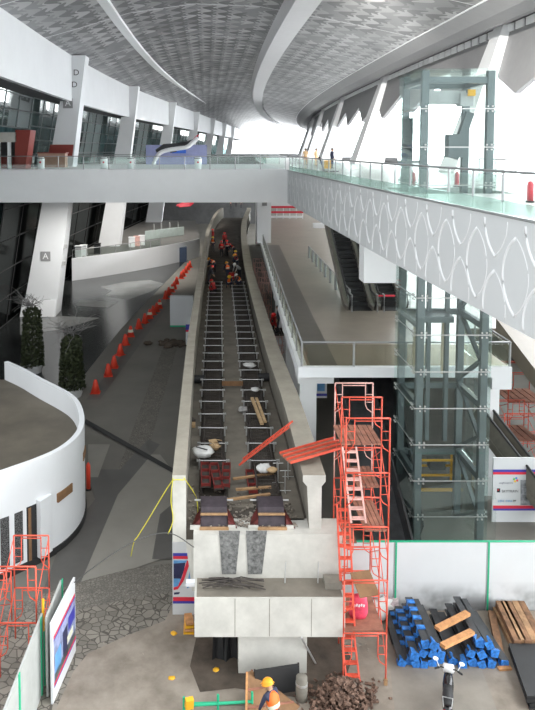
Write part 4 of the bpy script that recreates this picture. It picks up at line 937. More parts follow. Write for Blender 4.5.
text('angkasapura', .115, face_mx(ony(506, 482.8, Yq)+Vector((0, -.008, 0))), mat('grey_ink', (.3, .3, .36), .5), r)
mb = MB(); mb.cbox(ony(498.5, 490.3, Yq)+Vector((0, -.006, 0)), (.13, .008, .17)); mb.build('black_mark', m_black, r)
mb = MB(); mb.cbox(ony(498.0, 489.8, Yq)+Vector((0, -.012, 0)), (.05, .008, .05)); mb.build('red_dot', m_redr, r)
text('SKYTRAIN', .15, face_mx(ony(510, 491.3, Yq)+Vector((0, -.008, 0))), mat('dark_grey_ink', (.15, .15, .16), .5), r)
text('LEN', .14, face_mx(ony(500.8, 501, Yq)+Vector((0, -.008, 0))), m_sky, r); text('INKA', .12, face_mx(ony(509, 501, Yq)+Vector((0, -.008, 0))), m_sky, r); text('PP', .13, face_mx(ony(514.5, 501, Yq)+Vector((0, -.008, 0))), m_black, r)
# left hoardings with banner
def vpanel(name, label, A, B, h, posts, banner=False, t=.06, m=None):
    A, B = Vector(A), Vector(B); r = thing(name, label, 'hoarding', (A+B)/2); d = (B-A).normalized(); n = Vector((d.y, -d.x, 0)); L = (B-A).length
    def Q(u, z, o=0): return A+d*(u*L)+Vector((0, 0, z*h))+n*o
    mb = MB(); mb.hexa([Q(0, 0), Q(1, 0), Q(1, 0, -t), Q(0, 0, -t)], [Q(0, 1), Q(1, 1), Q(1, 1, -t), Q(0, 1, -t)]); mb.build('panel', m or m_panel, r)
    for u in posts: mb = MB(); w = .05/L; mb.hexa([Q(u-w, 0, .03), Q(u+w, 0, .03), Q(u+w, 0), Q(u-w, 0)], [Q(u-w, 1.02, .03), Q(u+w, 1.02, .03), Q(u+w, 1.02), Q(u-w, 1.02)]); mb.build('green_post', m_green, r)
    def patch(nm, u0, u1, z0, z1, mm, lay=1):
        e = .005*lay; mb = MB(); mb.hexa([Q(u0, z0, .001), Q(u1, z0, .001), Q(u1, z0, e), Q(u0, z0, e)], [Q(u0, z1, .001), Q(u1, z1, .001), Q(u1, z1, e), Q(u0, z1, e)]); mb.build(nm, mm, r)
    if banner:
        patch('picture', .06, .98, .22, .74, m_print); patch('blue_stripe', .06, .98, .74, .76, m_blur); patch('red_stripe', .06, .98, .765, .80, m_redr); patch('red_stripe', .06, .98, .20, .235, m_redr, 2); patch('blue_stripe', .06, .98, .175, .20, m_blur)
        patch('picture_tower', .42, .62, .24, .62, m_navy, 2); patch('picture_building', .1, .34, .3, .55, m_sky, 2); patch('picture_road', .08, .98, .235, .33, m_shaft, 2); patch('caption_box', .6, .86, .36, .45, m_refl, 3); patch('picture_block', .66, .95, .5, .66, m_blur, 2)
    return r
A = onz(53, 706, 0); B = onz(76, 652, 0); hb = 2.42
vpanel('printed_hoarding', 'hoarding with a blue city picture banner at the lower left', A, B, hb, [], True)
C = onz(49, 617, hb); D = onz(62, 580, hb); C.z = D.z = 0
vpanel('site_hoarding', 'grey hoarding panel standing behind the city picture banner', C+Vector((-.05, 0, 0)), D, hb, [.98], False, m=m_panelg)
E = onz(3, 716, 2.3); G = onz(45, 612, 2.3); E.z = G.z = 0
vpanel('site_hoarding', 'pale hoarding running along the bottom left corner with green posts', E, G-Vector((.05, .05, 0)), 2.3, [.35, .93], False, m=m_panelg)
p = onz(43, 604, 2.5); p.z = 0; r = thing('orange_post', 'orange and green post where the hoardings meet at the lower left', 'post', p)
mb = MB(); mb.tube(p, p+Vector((0, 0, 1.7)), .045, 8); mb.build('green_sleeve', m_green, r); mb = MB(); mb.tube(p+Vector((0, 0, 1.7)), p+Vector((0, 0, 2.65)), .04, 8); mb.build('orange_tip', m_yel, r)
# ================================================================== ROPES
def rope(name, label, pts, r_, m, cat):
    P = []
    for i in range(len(pts)-1):
        a, b = pts[max(0, i-1)], pts[i]; c, d = pts[i+1], pts[min(len(pts)-1, i+2)]
        for k in range(8):
            t = k/8; P.append(0.5*((2*b)+(c-a)*t+(2*a-5*b+4*c-d)*t*t+(3*b-a-3*c+d)*t**3))
    P.append(pts[-1]); mb = MB(); mb.path(P, r_, 6); return tag(mb.build(name, m, None, True), label, cat)
rope('yellow_rope', 'yellow rope hanging from the left parapet down to the walkway', [onz(184, 480, ZT+.02), onz(174, 480, ZT+.03), ony(170, 484, 21.9), ony(160, 500, 22.0), ony(148, 520, 22.1), ony(138, 536, 22.3), ony(134, 542, 22.5), ony(131, 556, 23.5)], .016, m_rope, 'rope')
rope('grey_hose', 'grey hose sagging from the guideway end to the left hoarding', [Vector((xat(194, 4, 21.0), 21.0, ZD-.3)), ony(168, 533, 21.1), ony(133, 542, 21.2), ony(90, 570, 21.3), ony(50, 603, 21.4)], .015, m_hose, 'hose')
rope('yellow_rope', 'short yellow rope tied around the front end of the left parapet', [onz(173, 478, ZT+.02), ony(171, 500, 21.42), ony(173, 520, 21.42), ony(168, 534, 21.4)], .014, m_rope, 'rope')
rope('yellow_rope', 'thin yellow rope running over the debris inside the left parapet', [onz(184, 478, ZT+.03), onz(196, 497, ZD+.3), onz(198, 516, ZD+.06)], .015, m_rope, 'rope')
# ================================================================== CURVED WHITE BUILDING (left)
zr = 4.0
rim = [onz(x, y, zr) for x, y in ((8, 361), (24, 368), (42, 378), (60, 387), (72, 394), (79, 401), (83, 410), (84.5, 420), (82, 430), (74, 440), (60, 450), (40, 459), (18, 467), (0, 473), (-40, 484), (-100, 498))]
def smooth_poly(P, n=4):
    O = []
    for i in range(len(P)-1):
        a, b, c, d = P[max(0, i-1)], P[i], P[i+1], P[min(len(P)-1, i+2)]
        for k in range(n):
            t = k/n; O.append(0.5*((2*b)+(c-a)*t+(2*a-5*b+4*c-d)*t*t+(3*b-a-3*c+d)*t**3))
    return O+[P[-1]]
rim = smooth_poly(rim)
cen = Vector((sum(p.x for p in rim)/len(rim), sum(p.y for p in rim)/len(rim), 0))
cw = thing('curved_building', 'low white building with a rounded wall and flat brown roof at the left edge', 'building', (cen.x, cen.y, 0))
def inset(i, d):
    a, b = rim[max(0, i-1)], rim[min(len(rim)-1, i+1)]; t = (b-a).normalized(); n = Vector((t.y, -t.x, 0)); return rim[i]+n*d
test = inset(len(rim)//2, 0.3); sg = 1 if (test-cen).length < (rim[len(rim)//2]-cen).length else -1
N = len(rim)
mb = MB(); rows = []
for i in range(N):
    p, q = rim[i], inset(i, sg*0.22); rows.append([Vector((p.x, p.y, 0.25)), Vector((q.x, q.y, 0.25)), Vector((q.x, q.y, zr)), Vector((p.x, p.y, zr))])
mb._cl(rows); mb.build('curved_wall', m_whitew, cw, False)
mb = MB(); rows = []
for i in range(N):
    p, q = inset(i, -sg*0.05), inset(i, sg*0.2); rows.append([Vector((p.x, p.y, 0)), Vector((q.x, q.y, 0)), Vector((q.x, q.y, 0.27)), Vector((p.x, p.y, 0.27))])
mb._cl(rows); mb.build('skirting', m_black, cw, label='black skirting along the wall foot')
mb = MB(); rp = [inset(i, sg*0.2) for i in range(N)]; back = [Vector((-20, rim[-1].y, 0)), Vector((-20, rim[0].y, 0))]
mb.add([Vector((p.x, p.y, zr-1.0)) for p in rp]+[Vector((p.x, p.y, zr-1.0)) for p in back], [tuple(range(N+2))]); mb.build('flat_roof', m_roofc, cw)
def near_i(px, py, z):
    t = onz(px, py, z); return min(range(N), key=lambda i: (rim[i].xy-t.xy).length)
def wall_hit(px, py):
    # walk along the near wall and find the point of the wall seen at this pixel
    best = None
    for i in range(N//2, N-1):
        for k in range(10):
            p = rim[i].lerp(rim[i+1], k/10); d = ray(px, py); x = p.x/p.y*d.y
            e = abs(p.x/p.y-d.x/d.y)
            if best is None or e < best[0]: best = (e, p, i)
    p, i = best[1], best[2]; t = (rim[i+1]-rim[i]).normalized(); n = Vector((t.y, -t.x, 0))*(-sg)
    z = ony(px, py, p.y).z; return Vector((p.x, p.y, z)), t, n
def wall_panel(name, px, w, z0, z1, m, o=0.02, par=cw, py=500):
    p, t, n = wall_hit(px, py); mb = MB(); a = p-t*w/2; b = p+t*w/2
    Q = lambda v, z, e: Vector((v.x, v.y, z))+n*e
    mb.hexa([Q(a, z0, -.12), Q(b, z0, -.12), Q(b, z0, o), Q(a, z0, o)], [Q(a, z1, -.12), Q(b, z1, -.12), Q(b, z1, o), Q(a, z1, o)]); return mb.build(name, m, par)
wall_panel('slot_window', 65, 1.0, 2.0, 2.35, m_ply, .03)
wall_panel('slot_window', 84.5, .8, 2.6, 2.95, m_ply, .03, py=450)
m_perf = vor_mat('perforated_dark', (.02, .02, .02), (.12, .12, .12), 16, width=.1)
wall_panel('perforated_panel', 4, .34, .4, 2.3, m_perf); wall_panel('perforated_panel', 18, .34, .4, 2.3, m_perf)
wall_panel('doorway', 31, .42, .27, 2.35, m_black); wall_panel('door_leaf', 29, .12, .27, 2.3, m_ply, .04)
p, t, n = wall_hit(43, 520); mb = MB(); mb.hexa([Vector((q.x, q.y, .27)) for q in (p-t*.35, p+t*.3, p+t*.3+n*.25, p-t*.35+n*.1)], [Vector((q.x, q.y, 2.5)) for q in (p-t*.35, p+t*.3, p+t*.3+n*.25, p-t*.35+n*.1)])
mb.build('porch_block', m_whitew, cw)
p = onz(88.5, 490, 0); r = thing('extinguisher_post', 'red fire extinguisher post at the foot of the curved white wall', 'extinguisher', p)
mb = MB(); mb.lathe([(.10, 0), (.10, 1.15), (.06, 1.25), (.03, 1.3)], p, 12); mb.build('red_body', m_orng, r, True); mb = MB(); mb.lathe([(.13, 0), (.13, .08)], p, 12); mb.build('base', m_black, r)
# ================================================================== SHRUBS
def shrub(label, px, py, h, rr, seed, twig=True, red=False):
    p = onz(px, py, 0); r = thing('columnar_shrub', label, 'shrub', p, 'columnar shrubs'); q = random.Random(seed)
    mb = MB(); mb.lathe([(rr*.75, 0), (rr*.95, .55), (rr*.85, .55), (rr*.8, .45)], p, 16); mb.build('planter', m_pot, r)
    mb = MB(); mb.tube(p+Vector((0, 0, .4)), p+Vector((0, 0, h*.9)), .05, 6); mb.build('stem', m_rebar, r)
    mb = MB()
    for k in range(2600):
        z = .5+(h-.5)*q.random(); f = (z-.5)/(h-.5); a = q.random()*6.283; ra = rr*(1.0-.28*f)*(.55+.5*q.random()**.5)
        if f > .95: ra *= .6
        c = p+Vector((ra*math.cos(a), ra*math.sin(a), z)); s = .09+.08*q.random()
        u = Vector((q.uniform(-1, 1), q.uniform(-1, 1), q.uniform(-.3, 1))).normalized(); v = u.cross(Vector((q.uniform(-1, 1), q.uniform(-1, 1), q.uniform(-1, 1)))).normalized()
        mb.quad(c-u*s, c+v*s*.5, c+u*s, c-v*s*.5)
    mb.build('foliage', m_leaf, r, keep=True)
    if twig:
        mb = MB(); mb.tube(p+Vector((0, 0, h*.8)), p+Vector((0, 0, h+.3)), .04, 5)
        for k in range(26):
            a = q.random()*6.283; e = q.uniform(.15, .75); L = q.uniform(1.0, 2.2); pts = [p+Vector((0, 0, h+.1))]; d = Vector((math.cos(a)*math.cos(e), math.sin(a)*math.cos(e), math.sin(e)))
            for j in range(5):
                pts.append(pts[-1]+d*L/5); d = (d+Vector((q.uniform(-.5, .5), q.uniform(-.5, .5), q.uniform(-.45, .25)))).normalized()
            mb.path(pts, [.03, .025, .022, .018, .014, .01], 4)
            mb.path([pts[2], pts[2]+Vector((q.uniform(-.5, .5), q.uniform(-.5, .5), .35))], .012, 4); mb.path([pts[3], pts[3]+Vector((q.uniform(-.5, .5), q.uniform(-.5, .5), .25))], .01, 4)
        mb.build('bare_branches', m_twig, r)
shrub('tall dark columnar shrub with bare branches above, left of the pair', 33, 372, 4.6, .78, 3)
shrub('dark columnar shrub just behind the rounded corner of the white building', 72, 396, 3.9, .80, 5)
def redplant(label, px, py, h):
    p = onz(px, py, 0); r = thing('flowering_plant', label, 'plant', p, 'red flowering plants')
    mb = MB(); mb.lathe([(.35, 0), (.45, .5), (.38, .5)], p, 12); mb.build('planter', m_black, r)
    mb = MB(); mb.tube(p+Vector((0, 0, .4)), p+Vector((0, 0, h)), .06); mb.build('stem', m_rebar, r)
    mb = MB(); mb.blob(p+Vector((0, 0, h)), .55, int(px), .8); mb.blob(p+Vector((.4, .2, h-.7)), .4, int(px)+2, .8); mb.build('blooms', m_leafr, r, True)
redplant('red flowering plant by the dark glazing, left of the wide column', 4, 316, 2.6); redplant('second red flowering plant at the far left edge', -6, 300, 3.0)
# ================================================================== CONES
cz = [(127, 510), (172, 450), (193, 420), (215, 375), (233, 338), (252, 308), (281, 280), (303, 260), (320, 244), (332, 231), (345, 220), (355, 207), (377, 174), (388, 161), (400, 149), (408, 139), (416, 122), (433, 102), (440, 94), (449, 82), (456, 71), (463, 62)]
c0 = None
for k, (zx, zy) in enumerate(cz):
    p = onz(60+zx/3.567, 250+zy/3.567, 0)
    lab = '%s orange-red traffic cone of the line, counted from the shrubs' % ORD[k]
    if c0 is None:
        c0 = thing('traffic_cone', lab, 'traffic cone', p, 'line of traffic cones')
        mb = MB(); mb.cbox(p+Vector((0, 0, .03)), (.62, .62, .06)); mb.build('base', m_orng, c0)
        mb = MB(); mb.lathe([(.31, .06), (.10, .86), (.05, .89)], p, 14); mb.build('body', m_orng, c0, True)
    else:
        d = dup(c0, p, R.random(), lab)
        if k in (5, 8, 11, 14):
            off = p; mb = MB(); mb.lathe([(.235, .38), (.175, .6)], p, 14); b = mb.build('white_band', m_refl, None); b.parent = d; b.location = -p; b.rotation_euler = (0, 0, 0); b.matrix_basis = Matrix.Rotation(-d.rotation_euler.z, 4, 'Z') @ Matrix.Translation(-p)
# ================================================================== BOARDS BY THE TRACK
p = onz(183, 327, 0); a, b = onz(170, 327, 0), onz(195, 327, 0)
r = thing('white_board', 'large white board standing by the left guideway wall beyond the cones', 'board', p)
mb = MB(); mb.box((a.x, a.y, .15), (b.x-.15, a.y+.5, 2.75)); mb.build('panel', m_panel, r); mb = MB(); mb.box((a.x, a.y+.02, 0), (b.x-.15, a.y+.48, .15)); mb.build('foot', m_green, r)
p = onz(189, 346, 0); mb = MB(); x = p.x; r = thing('small_banner', 'narrow white banner with blue and red stripes beside the guideway', 'banner', p)
mb.box((x-.26, p.y, .0), (x+.26, p.y+.06, 2.3)); mb.build('panel', m_panel, r)
mb = MB(); mb.box((x-.26, p.y-.012, 1.3), (x+.26, p.y, 1.75)); mb.build('blue_stripe', m_blur, r); mb = MB(); mb.box((x-.26, p.y-.012, 1.15), (x+.26, p.y, 1.3)); mb.build('red_stripe', m_redr, r)
p = onz(173, 344, 0); mb = MB()
for k in range(40): mb.blob(p+Vector((R.gauss(0, .8), R.gauss(0, .6), .1)), R.uniform(.15, .4), k, .5, 5)
tag(mb.build('soil_heap', m_dirt_shade, None, True), 'heap of dark brown soil on the walkway below the white board', 'soil', kind='stuff')
# ================================================================== TERRACE at the back left
tp = [(72, 281), (100, 277), (130, 272), (160, 266.5), (185, 261), (199, 257)]
T = [onz(x, y, 0) for x, y in tp]; ht = 2.7
tr = thing('terrace', 'low terrace with a long white wall behind the cones', 'terrace', (T[2].x, T[2].y+4, 0))
mb = MB(); mb._cl([[p+Vector((0, 0, 0.01)), p+Vector((.1, .4, 0.01)), p+Vector((.1, .4, ht)), p+Vector((0, 0, ht))] for p in T]); mb.build('front_wall', m_whitew, tr)
mb = MB(); q = [p+Vector((.1, .3, ht-.35)) for p in T]; mb.add(q+[Vector((T[-1].x-1, 135, ht-.35)), Vector((T[0].x-4, 135, ht-.35))], [tuple(range(len(q)+2))]); mb.build('terrace_floor', m_floord, tr)
mb = MB(); a = ony(179.5, 266, T[4].y-1.1); mb.box((a.x, a.y-.1, 0.02), (a.x+1.0, a.y+1.2, 2.05)); mb.build('blue_door', mat('door_slate_blue', (.05, .075, .13), .4), tr, label='slate blue door in the white wall')
a = onz(145, 240, ht-.3); mb = MB(); mb.hexa([a, onz(184, 235, ht-.3), onz(184, 235, ht-.3)+Vector((0, .3, 0)), a+Vector((0, .3, 0))], [v+Vector((0, 0, 1.3)) for v in (a, onz(184, 235, ht-.3), onz(184, 235, ht-.3)+Vector((0, .3, 0)), a+Vector((0, .3, 0)))])
tag(mb.build('pale_green_panel', mat('pale_green', (.45, .52, .49), .4)), 'pale green low panel on the terrace near the guideway', 'panel')
railing('terrace_railing', 'railing along the left part of the white terrace wall', [p+Vector((0.05, .2, ht)) for p in T[:4]], 1.0, 2.0)
for k, (x, y, m) in enumerate(((77, 258, m_white), (82, 257, m_white), (131, 248, m_white), (136, 247, m_pink), (141, 246, m_white), (96, 255, m_black))):
    p = onz(x, y, ht-.35)+Vector((0, 1.2, 0)); r = thing('display_box', ['white display box at the left end of the terrace wall', 'second white display box beside the first on the terrace', 'white crate on the terrace above the middle of the wall', 'pinkish crate between two white crates on the terrace', 'white crate at the right of the terrace crates', 'black box on the terrace behind the railing'][k], 'box', p, 'boxes on the terrace')
    mb = MB(); mb.cbox(p+Vector((0, 0, .65)), (.8, .6, 1.3)); mb.build('body', m, r); mb = MB(); mb.cbox(p+Vector((0, 0, 1.33)), (.9, .7, .06)); mb.build('lid', m, r)
p = ony(185, 206, 118); mb = MB()
for k in range(5): mb.path([p+Vector((-1.4+.1*k, 0, .2*math.sin(k))), p+Vector((-.4, 0, .5-.15*k)), p+Vector((.8, 0, .6-.15*k)), p+Vector((1.4, 0, .9-.1*k))], .12, 6)
o = tag(mb.build('red_festoon', m_redr), 'red curled festoon hanging under the far side of the footbridge', 'decoration')
for k, px in enumerate((150, 158, 167, 176)):
    p = onz(px, 238-k, ht-.35)+Vector((0, 8, 0)); r = thing('bollard', ['leftmost dim bollard at the back of the terrace', 'second dim bollard at the back of the terrace', 'third dim bollard at the back of the terrace', 'rightmost dim bollard at the back of the terrace'][k], 'bollard', p, 'terrace bollards')
    mb = MB(); mb.lathe([(.12, 0), (.12, 1.2), (.08, 1.3)], p, 10); mb.build('post', m_steel, r); mb = MB(); mb.lathe([(.2, 0), (.2, .08)], p, 10); mb.build('foot', m_black, r)
# ================================================================== UPPER LEVEL (left, on the footbridge)
r = thing('kiosk', 'maroon kiosk with a pale lintel on the footbridge at the far left', 'kiosk', (-16.5, 60, zbt))
mb = MB(); mb.box((-20, 59.6, zbt+2.2), (-15.75, 59.9, zbt+3.0)); mb.build('lintel', m_conc, r)
mb = MB(); mb.hexa([(-15.9, 59.6, zbt), (-15.05, 59.6, zbt), (-15.05, 61.5, zbt), (-15.9, 61.5, zbt)], [(-15.8, 59.6, zbt+3.2), (-14.55, 59.6, zbt+3.2), (-14.55, 61.5, zbt+3.2), (-15.8, 61.5, zbt+3.2)]); mb.build('maroon_wing', m_maroon, r)
for x in (-16.5, -17.4): mb = MB(); mb.box((x, 59.65, zbt), (x+.25, 60.0, zbt+2.2)); mb.build('post', m_white, r)
mb = MB(); mb.box((-20, 61.4, zbt), (-15.9, 61.55, zbt+2.9)); mb.build('back_panel', m_mid, r)
mb = MB(); mb.box((-20, 60.4, zbt), (-16.0, 60.9, zbt+.95)); mb.build('counter', m_maroon, r)
r = thing('info_counter', 'pink-brown counter in front of the wide white column on the footbridge', 'counter', (-13.8, 64.5, zbt))
mb = MB(); mb.box((-15.0, 64, zbt), (-12.6, 65.2, zbt+1.25)); mb.build('body', m_kiosk, r); mb = MB(); mb.box((-15.1, 63.9, zbt+1.25), (-12.5, 65.3, zbt+1.33)); mb.build('worktop', m_maroon, r)
for k, px in enumerate((41, 104, 131, 198)):
    p = ony(px, 162, 59.0); p.z = zbt; r = thing('bin', ['pale bin on the footbridge left of the wide column', 'pale bin on the footbridge between the first two columns', 'pale bin on the footbridge right of the second column', 'pale bin on the footbridge by the aircraft sculpture'][k], 'bin', p, 'bins on the footbridge')
    mb = MB(); mb.lathe([(.28, 0), (.3, .85), (.25, .95)], p, 12); mb.build('body', m_white, r, True); mb = MB(); mb.lathe([(.31, .85), (.31, .9)], p, 12); mb.build('rim', m_black, r)
    mb = MB(); mb.cbox(p+Vector((0, -.3, .55)), (.14, .03, .14)); mb.build('red_spot', m_redr, r)
r = thing('aircraft_sculpture', 'dark aircraft sculpture with a red tail on a curved white arm', 'sculpture', ony(172, 168, 74))
Y = 74
mb = MB(); mb.path(smooth_poly([ony(x, y, Y) for x, y in ((153, 168), (155, 160), (160, 153), (168, 150), (178, 148.5), (187, 147), (193, 142), (198, 138))]), .22, 8); mb.build('white_arm', m_white, r, True)
mb = MB(); mb.path([ony(x, y, Y+.6) for x, y in ((156, 151), (164, 147.5), (176, 147), (188, 144), (196, 139))], [.15, .38, .42, .32, .1], 10); mb.build('fuselage', m_darks, r, True)
mb = MB(); a = [ony(x, y, Y+.6) for x, y in ((190, 142), (197, 138), (199, 134), (196, 136))]; mb.hexa(a, [v+Vector((0, .12, 0)) for v in a]); mb.build('red_tail', m_redr, r)
mb = MB(); a = [ony(x, y, Y+.2) for x, y in ((172, 148), (182, 146), (176, 152), (170, 153))]; mb.hexa(a, [v+Vector((0, 1.5, .05)) for v in a]); mb.build('wing', m_darks, r)
r = thing('blue_display_wall', 'long low lilac-blue display wall behind the aircraft sculpture', 'display', ony(175, 168, 78)); r.location.z = zbt
a, b = ony(146, 160, 78), ony(207, 160, 78); mb = MB(); mb.box((a.x, 78, zbt), (b.x, 78.3, zbt+2.1)); mb.build('body', mat('lilac_panel', (.35, .38, .62), .5), r)
a, b = ony(172, 160, 78), ony(186, 160, 78); mb = MB(); mb.box((a.x, 77.95, zbt+1.2), (b.x, 78, zbt+1.95)); mb.build('blue_patch', mat('bright_blue_patch', (.05, .18, .75), .4), r)
for k, (px, py, w, h_) in enumerate(((90, 135, 1.8, 1.6), (98, 122, 1.2, 2.4), (112, 142, 2.2, 1.2), (20, 112, 2.0, 1.2), (5, 120, 1.2, 2.6), (121, 118, 1.0, 1.6))):
    p = ony(px, py, 92 if px > 60 else 66); r = thing('shop_display', ['blue display panel seen through the glazing between the first two columns', 'pale upright panel seen through the glazing beside the wide column', 'dark blue low panel seen through the glazing by the second column', 'teal panel behind the glazing near the top left', 'pale tall panel behind the glazing at the left edge', 'pale panel behind the glazing left of the second column'][k], 'display', p, 'displays behind the glazing')
    mb = MB(); q = Vector((p.x-4, p.y, p.z)); mb.cbox(q, (.12, w*1.5, h_), .5); mb.build('board', (m_blur, m_white, m_navy, m_sky, m_white, m_white)[k], r); mb = MB(); mb.tube(q+Vector((0, 0, h_/2)), Vector((q.x, q.y, 21.35)), .03, 5); mb.build('hanger', m_darks, r)
# upper right: black and yellow sign
p = Vector((xat(326, 14, 52), 52, 14)); r = thing('floor_sign', 'black sign frame with a yellow patch on the upper walkway', 'sign', p)
mb = MB(); mb.bar(p+Vector((-.5, 0, 1.1)), p+Vector((-.1, 0, 0)), .1, .1); mb.bar(p+Vector((-.1, 0, .06)), p+Vector((.9, 0, .06)), .1, .1); mb.build('frame', m_black, r); mb = MB(); mb.cbox(p+Vector((.1, 0, .55)), (.5, .05, .6)); mb.build('yellow_patch', m_yel, r)
for k, px in enumerate((417, 461.5, 530)):
    Y = (30.7, 30.7, 22)[k]; p = Vector((xat(px, 14, Y), Y+.6 if k < 2 else Y, 14)); r = thing('extinguisher', ['red extinguisher cylinder seen low through the left half of the lift glass', 'red extinguisher cylinder seen low through the right half of the lift glass', 'red extinguisher cylinder at the right edge of the upper walkway'][k], 'extinguisher', p, 'extinguishers on the walkway')
    mb = MB(); mb.lathe([(.1, 0), (.1, .5), (.05, .6)], p+Vector((0, 0, .05)), 10); mb.build('cylinder', m_redr, r, True); mb = MB(); mb.lathe([(.14, 0), (.14, .05)], p, 10); mb.build('stand', m_black, r)
# red barrier net at the far mezzanine
a, b = onz(270, 219, ZM), onz(296, 219, ZM); r = thing('barrier_screen', 'red and white barrier screen at the far end of the mezzanine', 'barrier', (a+b)/2)
for z, m, nm in ((.15, m_white, 'white_band'), (.8, m_redr, 'red_band'), (1.5, m_redr, 'red_band'), (2.1, m_white, 'white_band'), (2.4, m_redr, 'red_band')):
    mb = MB(); mb.box((a.x, a.y, ZM+z), (b.x+1, a.y+.08, ZM+z+.28)); mb.build(nm, m, r)
for k in range(6): x = a.x+(b.x-a.x+.9)*k/5; mb = MB(); mb.box((x, a.y+.08, ZM), (x+.1, a.y+.18, ZM+2.8)); mb.build('post', m_white, r)
p = onz(322, 228, ZM); mb = MB(); mb.cbox(p+Vector((0, 0, .3)), (2.2, .6, .6)); tag(mb.build('white_bench', m_white), 'low white block on the far mezzanine left of the escalator', 'bench')
# ================================================================== BEAM PILES
def beam(label, f, bk, w, m, capm=None, grp=None, strip=False, hgt=None, name='steel_beam', cat='beam'):
    f, bk = Vector(f), Vector(bk); r = thing(name, label, cat, (f.x, f.y, min(f.z, bk.z)), grp); d = (bk-f).normalized(); s = Vector((0, 0, 1)).cross(d).normalized(); h = hgt or w
    mb = MB(); up = Vector((0, 0, h/2))
    if capm:
        # H-section: two flanges and a web
        mb.bar(f+up*1.8, bk+up*1.8, w, h*.14); mb.bar(f+up*.14, bk+up*.14, w, h*.14); mb.bar(f+up, bk+up, w*.22, h*.8)
    else: mb.bar(f+up, bk+up, w, h)
    mb.build('bar', m, r)
    if capm:
        L = R.uniform(.16, .3); mb = MB(); g = f-d*.03; e = f+d*L; a = R.uniform(-.04, .04)
        ro = R.uniform(-.6, .6); c_, s_ = math.cos(ro), math.sin(ro); rs = lambda i, j, k: (s*c_+up.normalized()*s_)*(i*w*k)+(up.normalized()*c_-s*s_)*(j*w*k)+up*1.05
        mb.hexa([g+rs(i, j, .5+R.uniform(-.1, .1)) for i, j in ((-1, -1), (1, -1), (1, 1), (-1, 1))], [e+rs(i, j, .46+R.uniform(-.14, .1)) for i, j in ((-1, -1), (1, -1), (1, 1), (-1, 1))]); mb.build('blue_wrapped_end', capm, r)
        if strip:
            for q in (.24, .46, .66, .84):
                c = f.lerp(bk, q); mb = MB(); mb.bar(c+up*1.1, c+d*.16+up*1.1, w*1.06, h*1.12); mb.build('blue_wrap_band', capm, r)
    return r
B = 1/3.452
left = [(75, 256, 0, -50, 0), (100, 250, 0, -58, 1), (125, 260, 0, -64, 0), (152, 262, 0, -66, 0), (178, 256, 0, -66, 0), (205, 246, 0, -68, 0), (120, 232, 1, -58, 1), (148, 222, 1, -62, 1), (182, 225, 1, -70, 0), (210, 226, 1, -74, 0), (158, 190, 2, -60, 1), (186, 196, 2, -66, 0)]
right = [(252, 250, 0, -70, 0), (285, 262, 0, -76, 0), (320, 256, 0, -84, 0), (352, 262, 0, -90, 0), (385, 262, 0, -100, 0), (430, 258, 0, -110, 0), (315, 222, 1, -80, 0), (350, 226, 1, -88, 0), (395, 224, 1, -100, 0), (342, 188, 2, -78, 0), (378, 195, 2, -92, 0)]
nmrow = ['on the ground', 'in the second layer', 'on top']
for nm, P, side in (('left', left, 'left'), ('right', right, 'right')):
    cnt = {}
    for (zx, zy, ly, dx, stp) in P:
        z = .02+ly*.30; x, y = 380+zx*B, 590+zy*B; f = onz(x, y+3, z); bk = onz(x+dx*B, y-47+ly*3, z)
        cnt[ly] = cnt.get(ly, 0)+1
        bk.y = min(bk.y, YH-.15)
        beam('%s dark steel beam with blue-wrapped end from the left, %s of the %s pile' % (['first', 'second', 'third', 'fourth', 'fifth', 'sixth', 'seventh'][cnt[ly]-1], nmrow[ly], side), f, bk, .235, m_darks, m_blue, 'blue-tipped beams in the %s pile' % side, stp, .25)
for k, (a, b) in enumerate((((197, 132), (303, 78)), ((216, 192), (318, 142)))):
    p, q = onz(380+a[0]*B, 590+a[1]*B+2, .95), onz(380+b[0]*B, 590+b[1]*B+2, .95)
    beam(['upper orange timber lying across the right beam pile', 'lower orange timber lying across the right beam pile'][k], p, q, .2, m_woodo, None, 'timbers across the beam pile', hgt=.1, name='timber_beam', cat='timber')
rust = [(415, 232, 0, -30), (468, 212, 0, -72), (484, 214, 0, -80), (500, 216, 0, -80), (520, 214, 0, -84), (545, 214, 0, -90), (475, 190, 1, -70), (492, 186, 1, -74), (512, 190, 1, -78), (535, 186, 1, -78), (560, 190, 1, -80)]
cnt = {}
for k, (zx, zy, ly, dx) in enumerate(rust):
    z = .02+ly*.22; x, y = 380+zx*B, 590+zy*B; f = onz(x, y+2, z); bk = onz(x+dx*B, y-41, z); bk.y = min(bk.y, YH-.12); cnt[ly] = cnt.get(ly, 0)+1
    beam('%s rusty steel bar from the left, %s of the rusty pile' % (['first', 'second', 'third', 'fourth', 'fifth', 'sixth', 'seventh'][cnt[ly]-1], nmrow[ly] if ly == 0 else 'on top'), f, bk, .22, m_rustl if k % 2 else m_rust, None, 'rusty bars by the hoarding', hgt=.2, name='rusty_bar', cat='bar')
p = onz(380+430*B, 590+279*B, 0); mb = MB(); mb.cbox(p+Vector((0, 0, .06)), (.4, .14, .1), .1); tag(mb.build('timber_block', m_woodo), 'small timber block in front of the right beam pile', 'timber')
q = [onz(380+x*B, 590+y*B, .0) for x, y in ((450, 232), (545, 232), (610, 420), (515, 420))]
r = thing('black_sheet_stack', 'stack of black sheets on the ground at the lower right corner', 'sheets', (q[0]+q[2])/2)
for k in range(4): mb = MB(); o = Vector((.05*math.sin(k*2), .04*k, 0)); mb.hexa([v+o+Vector((0, 0, .01+.09*k)) for v in q], [v+o+Vector((0, 0, .09+.09*k)) for v in q]); mb.build('sheet', m_black, r)
